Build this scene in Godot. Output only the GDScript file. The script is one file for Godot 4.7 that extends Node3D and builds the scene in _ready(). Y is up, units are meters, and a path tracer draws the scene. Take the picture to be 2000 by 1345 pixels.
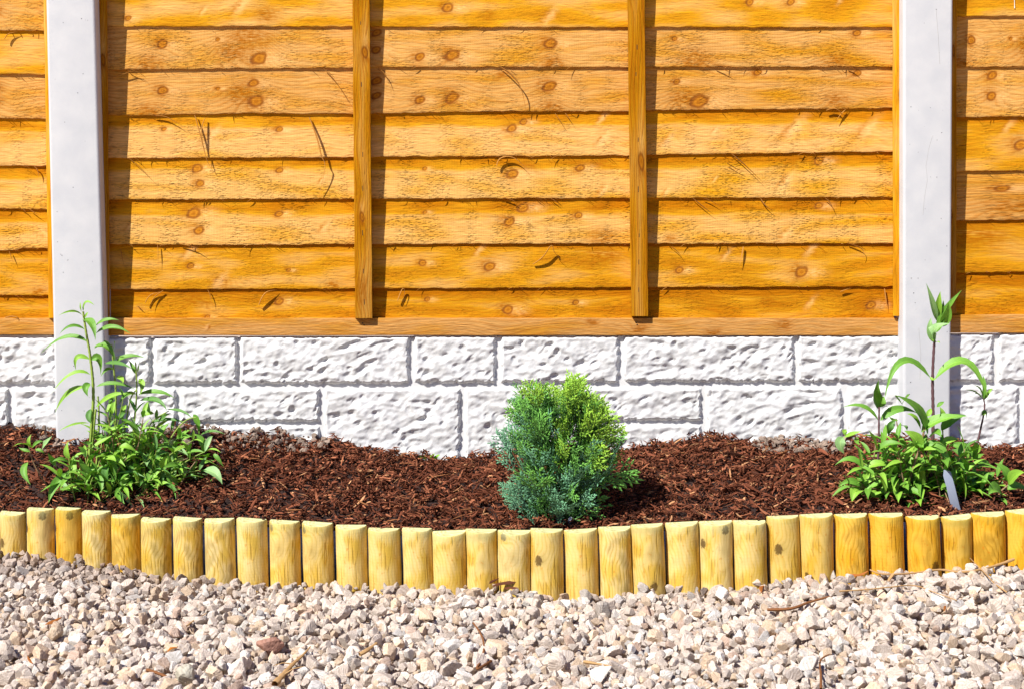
extends Node3D
# A garden border: lapped fence panels between concrete posts, rock-faced gravel boards, a mulch bed with three plants, log edging and limestone gravel.
const CX := 1000.0
const CY := 672.5
const FL := 2556.0
const CAM := Vector3(0, 0.58, 3.0)
var cam_basis: Basis
var rng := RandomNumberGenerator.new()
var fine := FastNoiseLite.new()
var used := {}
var MAT := {}

# ---------- small helpers ----------
func at(px: float, py: float, z: float) -> Vector3:      # a point at depth z seen in that direction
	var d: Vector3 = cam_basis * Vector3((px - CX) / FL, -(py - CY) / FL, -1.0)
	return CAM + d * ((z - CAM.z) / d.z)

func sz(px: float, z: float) -> float:                   # a length in photo pixels at depth z, in metres
	return px * (CAM.z - z) / FL

func px_of(p: Vector3) -> Vector2:
	var q: Vector3 = cam_basis.inverse() * (p - CAM)
	return Vector2(CX - q.x / q.z * FL, CY + q.y / q.z * FL)

func lut(a: Array, x: float) -> float:                   # piecewise linear table [[x, y], ...]
	if x <= a[0][0]: return a[0][1]
	for i in range(1, a.size()):
		if x <= a[i][0]:
			var t: float = (x - a[i - 1][0]) / (a[i][0] - a[i - 1][0])
			return lerpf(a[i - 1][1], a[i][1], t)
	return a[a.size() - 1][1]

func sstep(a: float, b: float, x: float) -> float:
	var t := clampf((x - a) / (b - a), 0.0, 1.0)
	return t * t * (3.0 - 2.0 * t)

func numbered(n: String) -> String:
	var k: int = used.get(n, 0)
	used[n] = k + 1
	return n if k == 0 else "%s_%03d" % [n, k]

func tag(o: Node, label: String, category: String, group := "", kind := ""):
	if label: o.set_meta("label", label)
	if category: o.set_meta("category", category)
	if group: o.set_meta("group", group)
	if kind: o.set_meta("kind", kind)
	return o

func thing(called: String, label: String, category: String, pos := Vector3.ZERO, group := "") -> Node3D:
	var o := Node3D.new()
	o.name = numbered(called)
	add_child(o)
	o.position = pos
	tag(o, label, category, group)
	return o

func put(called: String, mesh: Mesh, mat: Material, parent: Node = null, base := Vector3.ZERO) -> MeshInstance3D:
	var o := MeshInstance3D.new()
	o.mesh = mesh
	if mat: o.material_override = mat
	if parent == null or parent == self:
		o.name = numbered(called)
		add_child(o)
	else:
		var k := 0
		var nm := called
		while parent.has_node(nm):
			k += 1
			nm = "%s_%03d" % [called, k]
		o.name = nm
		parent.add_child(o, true)
	o.position = base
	return o

# A collector of triangles; corners are given counter-clockwise seen from outside.
class MB:
	var v := PackedVector3Array()
	var n := PackedVector3Array()
	var uv := PackedVector2Array()
	var c := PackedColorArray()
	var idx := PackedInt32Array()
	var off := Vector3.ZERO
	func tri(a: Vector3, b: Vector3, d: Vector3, col := Color.WHITE, ua := Vector2.ZERO, ub := Vector2.ZERO, ud := Vector2.ZERO):
		var m := (b - a).cross(d - a).normalized()
		var k := v.size()
		v.append(a - off); v.append(b - off); v.append(d - off)
		for i in 3:
			n.append(m); c.append(col)
		uv.append(ua); uv.append(ub); uv.append(ud)
		idx.append(k); idx.append(k + 2); idx.append(k + 1)
	func quad(a: Vector3, b: Vector3, d: Vector3, e: Vector3, col := Color.WHITE, ua := Vector2.ZERO, ub := Vector2(1, 0), ud := Vector2(1, 1), ue := Vector2(0, 1)):
		tri(a, b, d, col, ua, ub, ud)
		tri(a, d, e, col, ua, ud, ue)
	# a smooth sheet of rows x cols points, outside on the side of dcol x drow
	func sheet(p: PackedVector3Array, w: PackedVector2Array, rows: int, cols: int, cc: PackedColorArray = PackedColorArray()):
		var k := v.size()
		for i in p.size():
			var r := i / cols
			var q := i % cols
			var dx := p[i + (1 if q < cols - 1 else 0)] - p[i - (1 if q > 0 else 0)]
			var dy := p[i + (cols if r < rows - 1 else 0)] - p[i - (cols if r > 0 else 0)]
			var m := dx.cross(dy)
			v.append(p[i] - off)
			n.append(m.normalized() if m.length_squared() > 1e-20 else Vector3.UP)
			uv.append(w[i])
			c.append(cc[i] if cc.size() else Color.WHITE)
		for r in rows - 1:
			for q in cols - 1:
				var a := k + r * cols + q
				idx.append(a); idx.append(a + cols + 1); idx.append(a + 1)
				idx.append(a); idx.append(a + cols); idx.append(a + cols + 1)
	func tube(path: PackedVector3Array, radii: PackedFloat32Array, sides := 6, col := Color.WHITE, flat := 1.0):
		var p := PackedVector3Array()
		var w := PackedVector2Array()
		var cc := PackedColorArray()
		var last := Vector3(0.31, 0.12, 0.94)
		var along := 0.0
		for i in path.size():
			var t := (path[mini(i + 1, path.size() - 1)] - path[maxi(i - 1, 0)]).normalized()
			var s := (last - t * last.dot(t)).normalized()
			last = s
			var b := t.cross(s)
			if i > 0: along += path[i].distance_to(path[i - 1])
			for k in sides + 1:
				var a := TAU * k / sides
				p.append(path[i] + (s * cos(a) + b * sin(a) * flat) * radii[i])
				w.append(Vector2(float(k) / sides, along * 10.0))
				cc.append(col)
		sheet(p, w, path.size(), sides + 1, cc)
	func box(a: Vector3, b: Vector3, ch := 0.002, col := Color.WHITE):   # a chamfered box between two corners
		var x := [a.x, b.x]; var y := [a.y, b.y]; var z := [a.z, b.z]
		var P := func(i: int, j: int, k: int, axis: int) -> Vector3:
			var q := Vector3(x[i], y[j], z[k])
			var s := Vector3(1 - 2 * i, 1 - 2 * j, 1 - 2 * k) * ch
			s[axis] = 0
			return q + s
		for axis in 3:
			var u := (axis + 1) % 3
			var w := (axis + 2) % 3
			for side in 2:
				var cs := []
				for e in [[0, 0], [1, 0], [1, 1], [0, 1]]:
					var t := [0, 0, 0]
					t[axis] = side; t[u] = e[0]; t[w] = e[1]
					cs.append(P.call(t[0], t[1], t[2], axis))
				if side == 0: cs.reverse()
				quad(cs[0], cs[1], cs[2], cs[3], col)
			# the four chamfers along this axis
			for e in [[0, 0], [1, 0], [1, 1], [0, 1]]:
				var t0 := [0, 0, 0]
				t0[u] = e[0]; t0[w] = e[1]
				var t1 := t0.duplicate()
				t1[axis] = 1
				var q := [P.call(t0[0], t0[1], t0[2], u), P.call(t1[0], t1[1], t1[2], u), P.call(t1[0], t1[1], t1[2], w), P.call(t0[0], t0[1], t0[2], w)]
				var m: Vector3 = (q[1] - q[0]).cross(q[2] - q[0])
				var out := Vector3.ZERO
				out[u] = 2 * e[0] - 1; out[w] = 2 * e[1] - 1
				if m.dot(out) < 0: q.reverse()
				quad(q[0], q[1], q[2], q[3], col)
	func mesh(into: ArrayMesh = null, mat: Material = null) -> ArrayMesh:
		var m := into if into else ArrayMesh.new()
		var a := []
		a.resize(Mesh.ARRAY_MAX)
		a[Mesh.ARRAY_VERTEX] = v
		a[Mesh.ARRAY_NORMAL] = n
		a[Mesh.ARRAY_TEX_UV] = uv
		a[Mesh.ARRAY_COLOR] = c
		a[Mesh.ARRAY_INDEX] = idx
		m.add_surface_from_arrays(Mesh.PRIMITIVE_TRIANGLES, a)
		if mat: m.surface_set_material(m.get_surface_count() - 1, mat)
		return m

func noise(sd: int, freq: float, octaves := 3) -> FastNoiseLite:
	var f := FastNoiseLite.new()
	f.seed = sd
	f.noise_type = FastNoiseLite.TYPE_SIMPLEX_SMOOTH
	f.frequency = freq
	f.fractal_type = FastNoiseLite.FRACTAL_FBM if octaves > 1 else FastNoiseLite.FRACTAL_NONE
	f.fractal_octaves = octaves
	return f

func lin(r: float, g: float, b: float) -> Color:        # a real-world base colour as sRGB for albedo_color
	return Color(r, g, b).linear_to_srgb()

func mat(c: Color, rough := 0.8, vc := false) -> StandardMaterial3D:
	var m := StandardMaterial3D.new()
	m.albedo_color = c
	m.roughness = rough
	m.metallic_specular = 0.2 if rough > 0.7 else 0.4
	m.vertex_color_use_as_albedo = vc
	return m

func noise_tex(sd: int, freq: float, size: int, c0: Color, c1: Color, octaves := 4) -> NoiseTexture2D:
	var t := NoiseTexture2D.new()
	t.width = size; t.height = size
	t.seamless = true
	t.noise = noise(sd, freq, octaves)
	var g := Gradient.new()
	g.set_color(0, c0); g.set_color(1, c1)
	t.color_ramp = g
	return t

func bez(a: Vector3, b: Vector3, c: Vector3, t: float) -> Vector3:
	return a.lerp(b, t).lerp(b.lerp(c, t), t)

# ---------- wood ----------
func img_tex(w: int, h: int, rgb: PackedByteArray) -> ImageTexture:
	var i := Image.create_from_data(w, h, false, Image.FORMAT_RGB8, rgb)
	return ImageTexture.create_from_image(i)

func grey_tex(w: int, h: int, d: PackedByteArray) -> ImageTexture:
	return ImageTexture.create_from_image(Image.create_from_data(w, h, false, Image.FORMAT_L8, d))

# One board's stain, growth rings, knots and torn fibres. x and y run in units of about 1.2 mm from (x0, y0) to (x1, y1).
# knots: [x, y, r, kind]; kind 0 = round brown knot, 1 = pale slash, 2 = orange stain
func board_wood(w: int, h: int, x0: float, x1: float, y0: float, y1: float, knots: Array, top: float, tone: float, gs: float, rough: float, sd: int) -> StandardMaterial3D:
	var rgb := PackedByteArray()
	var hh := PackedByteArray()
	rgb.resize(w * h * 3)
	hh.resize(w * h)
	var n1 := noise(sd, 1.0, 2)
	var n2 := noise(sd + 77, 1.0, 1)
	var pale := Vector3(0.73, 0.430, 0.130)
	var mid := Vector3(0.66, 0.322, 0.008)
	var deep := Vector3(0.49, 0.178, 0.001)
	var brown := Vector3(0.24, 0.075, 0.012)
	var g := 1.0 / 2.2
	for i in w:
		var X := lerpf(x0, x1, (i + 0.5) / w)
		var near := []
		for k in knots:
			if absf(X - k[0]) < k[2] * 5.0: near.append(k)
		var warp := n1.get_noise_2d(X * 0.0035, 7.0) * 14.0
		var band := 0.5 + 0.5 * n2.get_noise_2d(X * 0.022, 40.0)
		var saw := sin(X * 1.3 + n2.get_noise_2d(X * 0.02, 3.0) * 6.0)
		for j in h:
			var t := (j + 0.5) / h
			var Y := lerpf(y0, y1, t)
			var v := (Y + warp + 5.0 * n2.get_noise_2d(X * 0.008, Y * 0.035)) / 7.0
			var core := 0.0
			var halo := 0.0
			var slash := 0.0
			var kr := 0.0
			var side := 0.0
			for k in near:
				var r: float = k[2]
				var dx: float = X - k[0]
				var dy: float = Y - k[1]
				if k[3] == 1: dx += dy * 0.75
				var e := pow(dx / (r * 1.9), 2) + pow(dy / (r * 1.15), 2)
				if e > 6.0: continue
				v += r * 0.16 * exp(-e * 0.8)
				if k[3] == 0:
					var tx: float = dx + dy * 0.35
					var q := pow(tx / (r * 0.95), 2) + pow(dy / (r * 0.72), 2)
					q *= 1.0 + 0.35 * n2.get_noise_2d(X * 0.05, Y * 0.06)
					if q < 1.6:
						core = maxf(core, 1.0 - sstep(0.6, 1.25, q))
						side = clampf(0.5 - (dx * 0.7 - dy * 0.5) / r * 0.5, 0.0, 1.0)
						kr = sqrt(q)
					# stained darker to the left and below, a pale flare of swirling grain to the right
					halo = maxf(halo, 1.15 * exp(-pow((dx + r * 0.45) / (r * 1.25), 2) - pow((dy + r * 0.1) / (r * 1.05), 2)))
					slash = maxf(slash, (0.55 + 0.5 * n1.get_noise_2d(X * 0.08, Y * 0.2)) * exp(-pow((dx - r * 1.7) / (r * 1.5), 2) - pow((dy - r * 0.1) / (r * 0.65), 2)))
				elif k[3] == 1:
					var wv: float = dx + r * 0.25 * n2.get_noise_2d(Y * 0.12, X * 0.05)
					slash = maxf(slash, 0.6 * exp(-pow((wv - r * 0.35) / (r * 0.45), 2) - pow(dy / (r * 0.85), 2)))
					halo = maxf(halo, 0.8 * exp(-pow((wv + r * 0.3) / (r * 0.38), 2) - pow(dy / (r * 0.8), 2)))
				else:
					halo = maxf(halo, 1.1 * exp(-e * 1.3))
			var f := v - floorf(v)
			var late := sstep(0.35, 0.9, f) * (1.0 - sstep(0.92, 1.0, f))
			var fib := n1.get_noise_2d(X * 0.035, Y * 0.75)
			var bl := n2.get_noise_2d(X * 0.006, Y * 0.03)
			var tear := n1.get_noise_2d(X * 0.060 + 300.0, Y * 0.80 + fib * 0.5)
			var where := rough * sstep(0.42, 0.80, band * 0.75 + 0.3 * bl + t * 0.42)
			tear = sstep(0.14, 0.46, tear) * where
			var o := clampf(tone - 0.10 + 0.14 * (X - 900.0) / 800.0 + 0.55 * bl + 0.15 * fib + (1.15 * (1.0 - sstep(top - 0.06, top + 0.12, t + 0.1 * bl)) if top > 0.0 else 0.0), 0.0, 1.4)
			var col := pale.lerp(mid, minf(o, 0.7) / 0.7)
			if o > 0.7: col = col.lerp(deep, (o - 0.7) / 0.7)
			col = col.lerp(col * Vector3(0.86, 0.70, 0.48), late * gs)
			var streak := sstep(0.18, 0.55, n1.get_noise_2d(X * 0.012 + 900.0, Y * 0.95))
			col *= Vector3(1.0 - 0.20 * streak, 1.0 - 0.28 * streak, 1.0 - 0.4 * streak)
			col *= 1.0 + 0.24 * fib + 0.10 * n2.get_noise_2d(X * 0.012, Y * 0.22)
			col = col.lerp(deep * Vector3(0.85, 0.76, 0.9), clampf(halo * (0.66 + 1.3 * fib + 0.5 * n1.get_noise_2d(X * 0.09, Y * 0.14)), 0.0, 0.9))
			col = col.lerp(Vector3(0.9, 0.56, 0.22), clampf(slash * 0.9, 0.0, 0.8))
			if core > 0.0:
				var rim := sstep(0.45, 0.85, kr)
				var ring := 0.5 + 0.5 * sin(kr * 11.0 + 2.0 * fib)
				var kc := (deep * Vector3(1.2, 1.35, 14.0)).lerp(deep * Vector3(0.86, 0.82, 5.0), ring)
				col = col.lerp(kc.lerp(brown, rim * (0.55 + 0.45 * side)), core * 0.95)
			col *= 1.0 - 0.50 * tear
			var at3 := (j * w + i) * 3
			rgb[at3] = int(255.0 * pow(clampf(col.x, 0.0, 1.0), g))
			rgb[at3 + 1] = int(255.0 * pow(clampf(col.y, 0.0, 1.0), g))
			rgb[at3 + 2] = int(255.0 * pow(clampf(col.z, 0.0, 1.0), g))
			hh[j * w + i] = int(clampf(128.0 + 40.0 * fib + 22.0 * late * gs - 90.0 * tear - 18.0 * streak + 6.0 * saw * rough - 40.0 * core + 24.0 * slash, 0.0, 255.0))
	var m := StandardMaterial3D.new()
	m.albedo_texture = img_tex(w, h, rgb)
	m.roughness = 0.82
	m.heightmap_enabled = true
	m.heightmap_texture = grey_tex(w, h, hh)
	m.metallic_specular = 0.12
	m.heightmap_scale = 0.28
	return m

# A half-round log's face: u runs across, v down.
func log_wood(w: int, h: int, knots: Array, dark: float, chat: float, sd: int) -> StandardMaterial3D:
	var rgb := PackedByteArray()
	var hh := PackedByteArray()
	rgb.resize(w * h * 3)
	hh.resize(w * h)
	var n1 := noise(sd, 1.0, 2)
	var n2 := noise(sd + 9, 1.0, 1)
	var pale := Vector3(0.80, 0.635, 0.31)
	var gold := Vector3(0.69, 0.47, 0.085)
	var olive := Vector3(0.40, 0.29, 0.085)
	for i in w:
		var X := (i + 0.5) / w * 90.0
		for j in h:
			var Y := (j + 0.5) / h * 160.0
			var v := X / 8.0 + 1.6 * n2.get_noise_2d(X * 0.012, Y * 0.010) + 0.35 * n2.get_noise_2d(X * 0.05, Y * 0.03)
			var core := 0.0
			var halo := 0.0
			for k in knots:
				var dx: float = X - k[0]
				var dy: float = Y - k[1]
				var r: float = k[2]
				var e := pow(dx / (r * 1.4), 2) + pow(dy / (r * 2.2), 2)
				if e > 6.0: continue
				v += 1.5 * exp(-e * 0.8)
				halo = maxf(halo, exp(-e))
				core = maxf(core, 1.0 - sstep(0.35, 1.0, pow(dx / r, 2) + pow(dy / (r * 1.25), 2) + 0.3 * n2.get_noise_2d(X * 0.2, Y * 0.2)))
			var f := v - floorf(v)
			var late := sstep(0.4, 0.9, f) * (1.0 - sstep(0.92, 1.0, f))
			var fib := n1.get_noise_2d(X * 0.7, Y * 0.03)
			var bl := n1.get_noise_2d(X * 0.02 + 50.0, Y * 0.014)
			var ring := sin(Y * 1.15 + 1.2 * n2.get_noise_2d(X * 0.06, Y * 0.02))
			var split := sstep(0.36, 0.5, n2.get_noise_2d(X * 0.22 + 90.0, Y * 0.012 + 20.0)) * sstep(-0.1, 0.3, bl)
			var o := clampf(0.30 + 1.15 * bl + 0.2 * fib + 0.5 * late * (0.4 + dark), 0.0, 1.0)
			var col := pale.lerp(gold, o)
			col = col.lerp(olive, clampf(dark * (0.55 * late + 1.3 * maxf(0.0, -bl - 0.05) * 2.0) + halo * 0.35, 0.0, 0.8))
			col *= 1.0 + 0.1 * fib + 0.018 * chat * ring
			col = col.lerp(Vector3(0.10, 0.055, 0.02), core * 0.88)
			col = col.lerp(col * Vector3(0.55, 0.45, 0.3), split * 0.5)
			var weather := sstep(0.22, 0.62, n1.get_noise_2d(X * 0.035 + 400.0, Y * 0.022 + 7.0)) * clampf(0.55 + 0.9 * fib, 0.0, 1.0)
			col = col.lerp(Vector3(0.27, 0.19, 0.075), weather * (0.10 + 0.75 * dark))
			var stain := sstep(0.5, 0.75, n1.get_noise_2d(X * 0.1 + 10.0, Y * 0.07 - 33.0)) * 0.5
			col = col.lerp(Vector3(0.60, 0.24, 0.02), stain)
			# the pressure treatment leaves a pale green bloom near the sawn top
			col = col.lerp(Vector3(0.58, 0.62, 0.36), 0.4 * (1.0 - sstep(4.0, 26.0, Y + 18.0 * fib)))
			var a := (j * w + i) * 3
			rgb[a] = int(255.0 * pow(clampf(col.x, 0.0, 1.0), 0.4545))
			rgb[a + 1] = int(255.0 * pow(clampf(col.y, 0.0, 1.0), 0.4545))
			rgb[a + 2] = int(255.0 * pow(clampf(col.z, 0.0, 1.0), 0.4545))
			hh[j * w + i] = int(clampf(128.0 + 30.0 * fib + 5.0 * chat * ring - 90.0 * split - 30.0 * core + 12.0 * late, 0.0, 255.0))
	var m := StandardMaterial3D.new()
	m.albedo_texture = img_tex(w, h, rgb)
	m.roughness = 0.75
	m.heightmap_enabled = true
	m.heightmap_texture = grey_tex(w, h, hh)
	m.metallic_specular = 0.2
	m.heightmap_scale = 0.16
	return m

# A feather-edged board: bottom edge table eb, top edge table et (photo units), from xa to xb.
func board_mesh(xa: float, xb: float, et: Array, eb: Array, ub: Array, sd: int, base: Vector3) -> ArrayMesh:
	var b := MB.new()
	b.off = base
	var n := maxi(int((xb - xa) / 9.0), 8)
	var nz := noise(sd, 1.0, 2)
	var p := PackedVector3Array(); var w := PackedVector2Array()
	var under := PackedVector3Array(); var uw := PackedVector2Array()
	var top := PackedVector3Array()
	var fr := [0.0, 0.25, 0.5, 0.75, 0.93, 0.985, 1.0]
	var zz := [0.0022, 0.0040, 0.0058, 0.0076, 0.0091, 0.0096, 0.0086]
	for r in fr.size():
		for i in n + 1:
			var x := lerpf(xa, xb, float(i) / n)
			var cup := 0.0009 * nz.get_noise_2d(x * 0.006, 9.0)
			var y1 := lut(eb, x) + 1.5 * nz.get_noise_2d(x * 0.03, 1.0) + 1.3 * maxf(0.0, nz.get_noise_2d(x * 0.15, 5.0))
			var y := lerpf(lut(et, x), y1, fr[r])
			p.append(at(x, y, zz[r] + cup * fr[r]))
			w.append(Vector2(lerpf(ub[0], ub[1], (x - xa) / (xb - xa)), lerpf(0.02, 0.98, fr[r])))
	# sheet() wants dcol x drow outward: rows go down, so list the rows from the bottom up
	var rp := PackedVector3Array(); var rw := PackedVector2Array()
	for r in range(fr.size() - 1, -1, -1):
		for i in n + 1:
			rp.append(p[r * (n + 1) + i]); rw.append(w[r * (n + 1) + i])
	b.sheet(rp, rw, fr.size(), n + 1)
	for k in 2:                                            # the bottom edge, from the back to the front
		for i in n + 1:
			var q := p[(fr.size() - 1) * (n + 1) + i]
			under.append(Vector3(q.x, q.y + (0.0004 if k == 0 else 0.0), 0.0032) if k == 0 else q)
			uw.append(w[(fr.size() - 1) * (n + 1) + i])
	b.sheet(under, uw, 2, n + 1)
	# the back
	var bk := PackedVector3Array(); var bw := PackedVector2Array()
	for k in 2:
		for i in n + 1:
			var q := p[i] if k == 0 else p[(fr.size() - 1) * (n + 1) + i]
			bk.append(Vector3(q.x, q.y, -0.0006 if k == 0 else 0.0032)); bw.append(w[i])
	b.sheet(bk, bw, 2, n + 1)
	return b.mesh()

# A torn sliver of wood standing off a board; pts in photo units, lift in metres along it
func sliver(pts: Array, wide: float, lift: Array, base: Vector3) -> ArrayMesh:
	var c := Curve3D.new()
	var n := pts.size()
	for i in n:
		var pz: float = 0.0105 + 0.5 * lerpf(lift[0], lift[1], float(i) / maxf(n - 1, 1.0)) + (lift[2] * sin(PI * float(i) / (n - 1)) if lift.size() > 2 else 0.0)
		c.add_point(at(pts[i][0], pts[i][1], pz))
	for i in range(1, n - 1):
		var t := (c.get_point_position(i + 1) - c.get_point_position(i - 1)) * 0.22
		c.set_point_in(i, -t); c.set_point_out(i, t)
	c.bake_interval = 0.003
	var path := c.tessellate_even_length(4, 0.004)
	var rad := PackedFloat32Array()
	for i in path.size():
		var t := float(i) / (path.size() - 1)
		rad.append(sz(wide * 1.05, 0.0) * 0.5 * (0.55 + 0.45 * sin(PI * minf(t * 1.15 + 0.1, 1.0))) * (1.0 - 0.75 * t * t))
	var b := MB.new()
	b.off = base
	b.tube(path, rad, 5, Color.WHITE, 0.45)
	return b.mesh()

# ---------- fence panels ----------
const BOARD_KNOTS := [
	[[465, 18, 17, 1], [395, 24, 8, 1], [520, 30, 14, 2], [875, 18, 12, 0], [952, 30, 8, 2], [1068, 32, 18, 1], [1465, 8, 9, 0], [1545, 8, 9, 0], [1640, 4, 9, 1], [250, 36, 7, 0]],
	[[317, 85, 12, 0], [425, 78, 5, 0], [505, 112, 17, 0], [488, 74, 26, 2], [455, 100, 22, 2], [290, 120, 16, 2], [735, 66, 11, 0], [735, 98, 11, 0], [820, 111, 11, 0], [883, 108, 15, 0], [1075, 86, 15, 0], [1078, 122, 15, 2], [1318, 77, 7, 0], [1362, 118, 22, 2], [1675, 66, 9, 0], [1632, 120, 16, 2]],
	[[317, 174, 12, 0], [425, 172, 5, 0], [494, 163, 11, 0], [500, 197, 17, 0], [478, 185, 24, 2], [290, 213, 16, 2], [735, 160, 11, 0], [735, 187, 10, 0], [820, 196, 11, 0], [883, 193, 15, 0], [1073, 172, 15, 0], [982, 148, 8, 2], [1078, 212, 14, 2], [1322, 164, 8, 0], [1366, 203, 20, 0], [1340, 198, 22, 2], [1480, 147, 9, 0], [1675, 149, 10, 0], [1636, 202, 15, 2]],
	[[545, 253, 8, 0], [410, 262, 18, 1], [1023, 243, 8, 0], [1000, 255, 11, 0], [1172, 237, 12, 1], [1175, 275, 14, 1], [1302, 278, 14, 1], [1395, 262, 7, 1], [1545, 260, 24, 1], [1690, 262, 22, 1], [320, 250, 6, 0]],
	[[385, 328, 12, 0], [390, 356, 10, 0], [545, 332, 8, 0], [628, 350, 9, 1], [830, 330, 5, 0], [1000, 340, 13, 0], [1030, 325, 12, 2], [1133, 331, 10, 0], [1172, 318, 15, 2], [1174, 372, 14, 1], [1300, 375, 9, 1], [1395, 352, 7, 1], [1532, 356, 17, 1], [1545, 318, 16, 2], [1600, 322, 10, 0]],
	[[378, 415, 15, 0], [388, 447, 12, 0], [545, 417, 9, 0], [632, 443, 12, 1], [830, 415, 5, 0], [1022, 407, 13, 0], [995, 433, 13, 0], [1130, 422, 9, 0], [1176, 402, 14, 2], [1176, 462, 16, 2], [1310, 465, 7, 2], [1533, 458, 18, 1], [1545, 402, 18, 2], [1600, 405, 9, 0], [250, 440, 8, 1]],
	[[372, 517, 8, 0], [366, 492, 14, 1], [422, 545, 20, 1], [428, 545, 12, 2], [563, 525, 5, 0], [825, 513, 8, 0], [932, 492, 12, 1], [957, 520, 13, 0], [1327, 528, 9, 0], [1415, 500, 12, 1], [1566, 532, 14, 0], [1580, 490, 15, 1], [650, 552, 8, 2], [1180, 500, 22, 2]],
	[[378, 582, 14, 2], [396, 586, 10, 2], [545, 585, 10, 0], [405, 613, 6, 0], [1020, 574, 12, 2], [992, 602, 12, 0], [835, 583, 6, 0], [1125, 590, 7, 0], [1580, 592, 12, 1], [1702, 596, 11, 0], [1500, 588, 10, 2]]]
# bottom edges of the eight boards
const MAIN_EDGES := [
	[[180, 51], [690, 51.5], [740, 52], [1225, 53], [1270, 52.5], [1745, 52.5]],
	[[180, 135.5], [248, 135.5], [690, 132], [740, 130.5], [1225, 130.5], [1745, 130]],
	[[180, 225], [248, 225], [480, 221], [690, 222], [740, 221], [980, 217], [1225, 217], [1270, 215], [1745, 211]],
	[[180, 309], [690, 307], [740, 306], [1225, 303.5], [1270, 302], [1745, 296]],
	[[180, 389.5], [690, 388], [1225, 386.5], [1745, 385]],
	[[180, 477], [450, 478.5], [690, 476.5], [1225, 475.5], [1745, 475]],
	[[180, 565.5], [690, 563.5], [1225, 561], [1745, 559.5]],
	[[180, 634], [1745, 628]]]
const LEFT_EDGES := [59.5, 144.5, 231, 324, 408, 489, 577, 634]
const RIGHT_EDGES := [31, 130.5, 227.5, 334, 430, 531.5, 628]
# [board, points, width, lift at root, lift at tip, lift between]
const SLIVERS := [
	[2, [[604, 230], [618, 268], [627, 303], [634, 329], [621, 387]], 6.0, [0.0, 0.012, 0.010]],
	[2, [[380, 225], [389, 258], [405, 316], [420, 337]], 4.5, [0.0, 0.006, 0.006]],
	[2, [[400, 231], [393, 262], [405, 318]], 4.0, [0.0, 0.004, 0.008]],
	[1, [[632, 134], [657, 162], [682, 202]], 3.5, [0.0, 0.012]],
	[1, [[217, 152], [240, 145], [263, 139], [281, 151]], 3.0, [0.004, 0.012]],
	[1, [[248, 137], [262, 142], [279, 150]], 2.5, [0.0, 0.010]],
	[2, [[300, 227], [325, 229], [354, 246]], 4.0, [0.0, 0.012]],
	[3, [[252, 310], [275, 329], [296, 350]], 3.0, [0.0, 0.012]],
	[5, [[235, 486], [238, 505], [243, 522]], 3.0, [0.002, 0.006]],
	[5, [[307, 478], [308, 500], [307, 522]], 2.5, [0.0, 0.008]],
	[5, [[350, 477], [380, 484], [402, 498]], 3.5, [0.0, 0.014]],
	[6, [[283, 592], [294, 576], [318, 570]], 4.0, [0.010, 0.0]],
	[6, [[318, 568], [300, 582], [292, 603]], 3.5, [0.0, 0.012]],
	[6, [[405, 566], [410, 578], [412, 594]], 3.0, [0.0, 0.010]],
	[6, [[505, 596], [518, 572], [540, 567]], 5.0, [0.010, 0.0, 0.006]],
	[6, [[268, 598], [278, 607]], 5.0, [0.001, 0.004]],
	[1, [[978, 131], [1003, 150], [1019, 178], [1027, 218]], 6.0, [0.0, 0.012, 0.012]],
	[1, [[738, 133], [752, 146], [760, 166]], 5.0, [0.0, 0.010]],
	[2, [[1084, 221], [1094, 236], [1104, 252]], 2.5, [0.0, 0.006]],
	[2, [[1104, 221], [1112, 232], [1117, 240]], 3.0, [0.0, 0.008]],
	[3, [[970, 324], [978, 309], [1003, 308], [1026, 328]], 4.5, [0.010, 0.012]],
	[5, [[1041, 516], [1060, 502], [1077, 480], [1084, 494], [1106, 518]], 5.0, [0.002, 0.003, 0.010]],
	[6, [[776, 588], [786, 564], [790, 572], [786, 590]], 4.5, [0.008, 0.006]],
	[4, [[983, 387], [1000, 391], [1012, 400]], 4.0, [0.0, 0.008]],
	[4, [[1075, 387], [1086, 394], [1093, 400]], 4.0, [0.0, 0.008]],
	[2, [[1614, 216], [1634, 213], [1650, 230]], 4.5, [0.006, 0.012]],
	[2, [[1652, 214], [1642, 224], [1634, 236]], 4.0, [0.0, 0.008]],
	[3, [[1427, 299], [1455, 322], [1490, 356]], 4.5, [0.0, 0.014]],
	[3, [[1420, 318], [1436, 328], [1453, 336]], 3.0, [0.002, 0.008]],
	[4, [[1352, 386], [1374, 404], [1396, 420]], 4.0, [0.0, 0.010]],
	[4, [[1372, 386], [1392, 394], [1410, 406]], 3.0, [0.0, 0.010]],
	[4, [[1486, 388], [1496, 402], [1511, 412]], 4.5, [0.0, 0.010]],
	[4, [[1612, 387], [1622, 396], [1629, 412]], 4.0, [0.0, 0.008]],
	[5, [[1452, 482], [1449, 500], [1445, 518]], 4.5, [0.0, 0.010]],
	[5, [[1656, 475], [1685, 487], [1685, 502]], 4.5, [0.0, 0.010]],
	[5, [[1312, 482], [1324, 492], [1333, 504]], 3.0, [0.0, 0.008]],
	[7, [[1728, 564], [1731, 584], [1734, 606]], 3.5, [0.0, 0.004]],
	[1, [[1396, 130], [1412, 135], [1430, 143]], 4.0, [0.0, 0.010]],
	[1, [[1654, 130], [1667, 134], [1678, 143]], 4.0, [0.0, 0.010]],
	[7, [[1642, 570], [1652, 566], [1663, 563]], 4.0, [0.002, 0.004]]]

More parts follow.
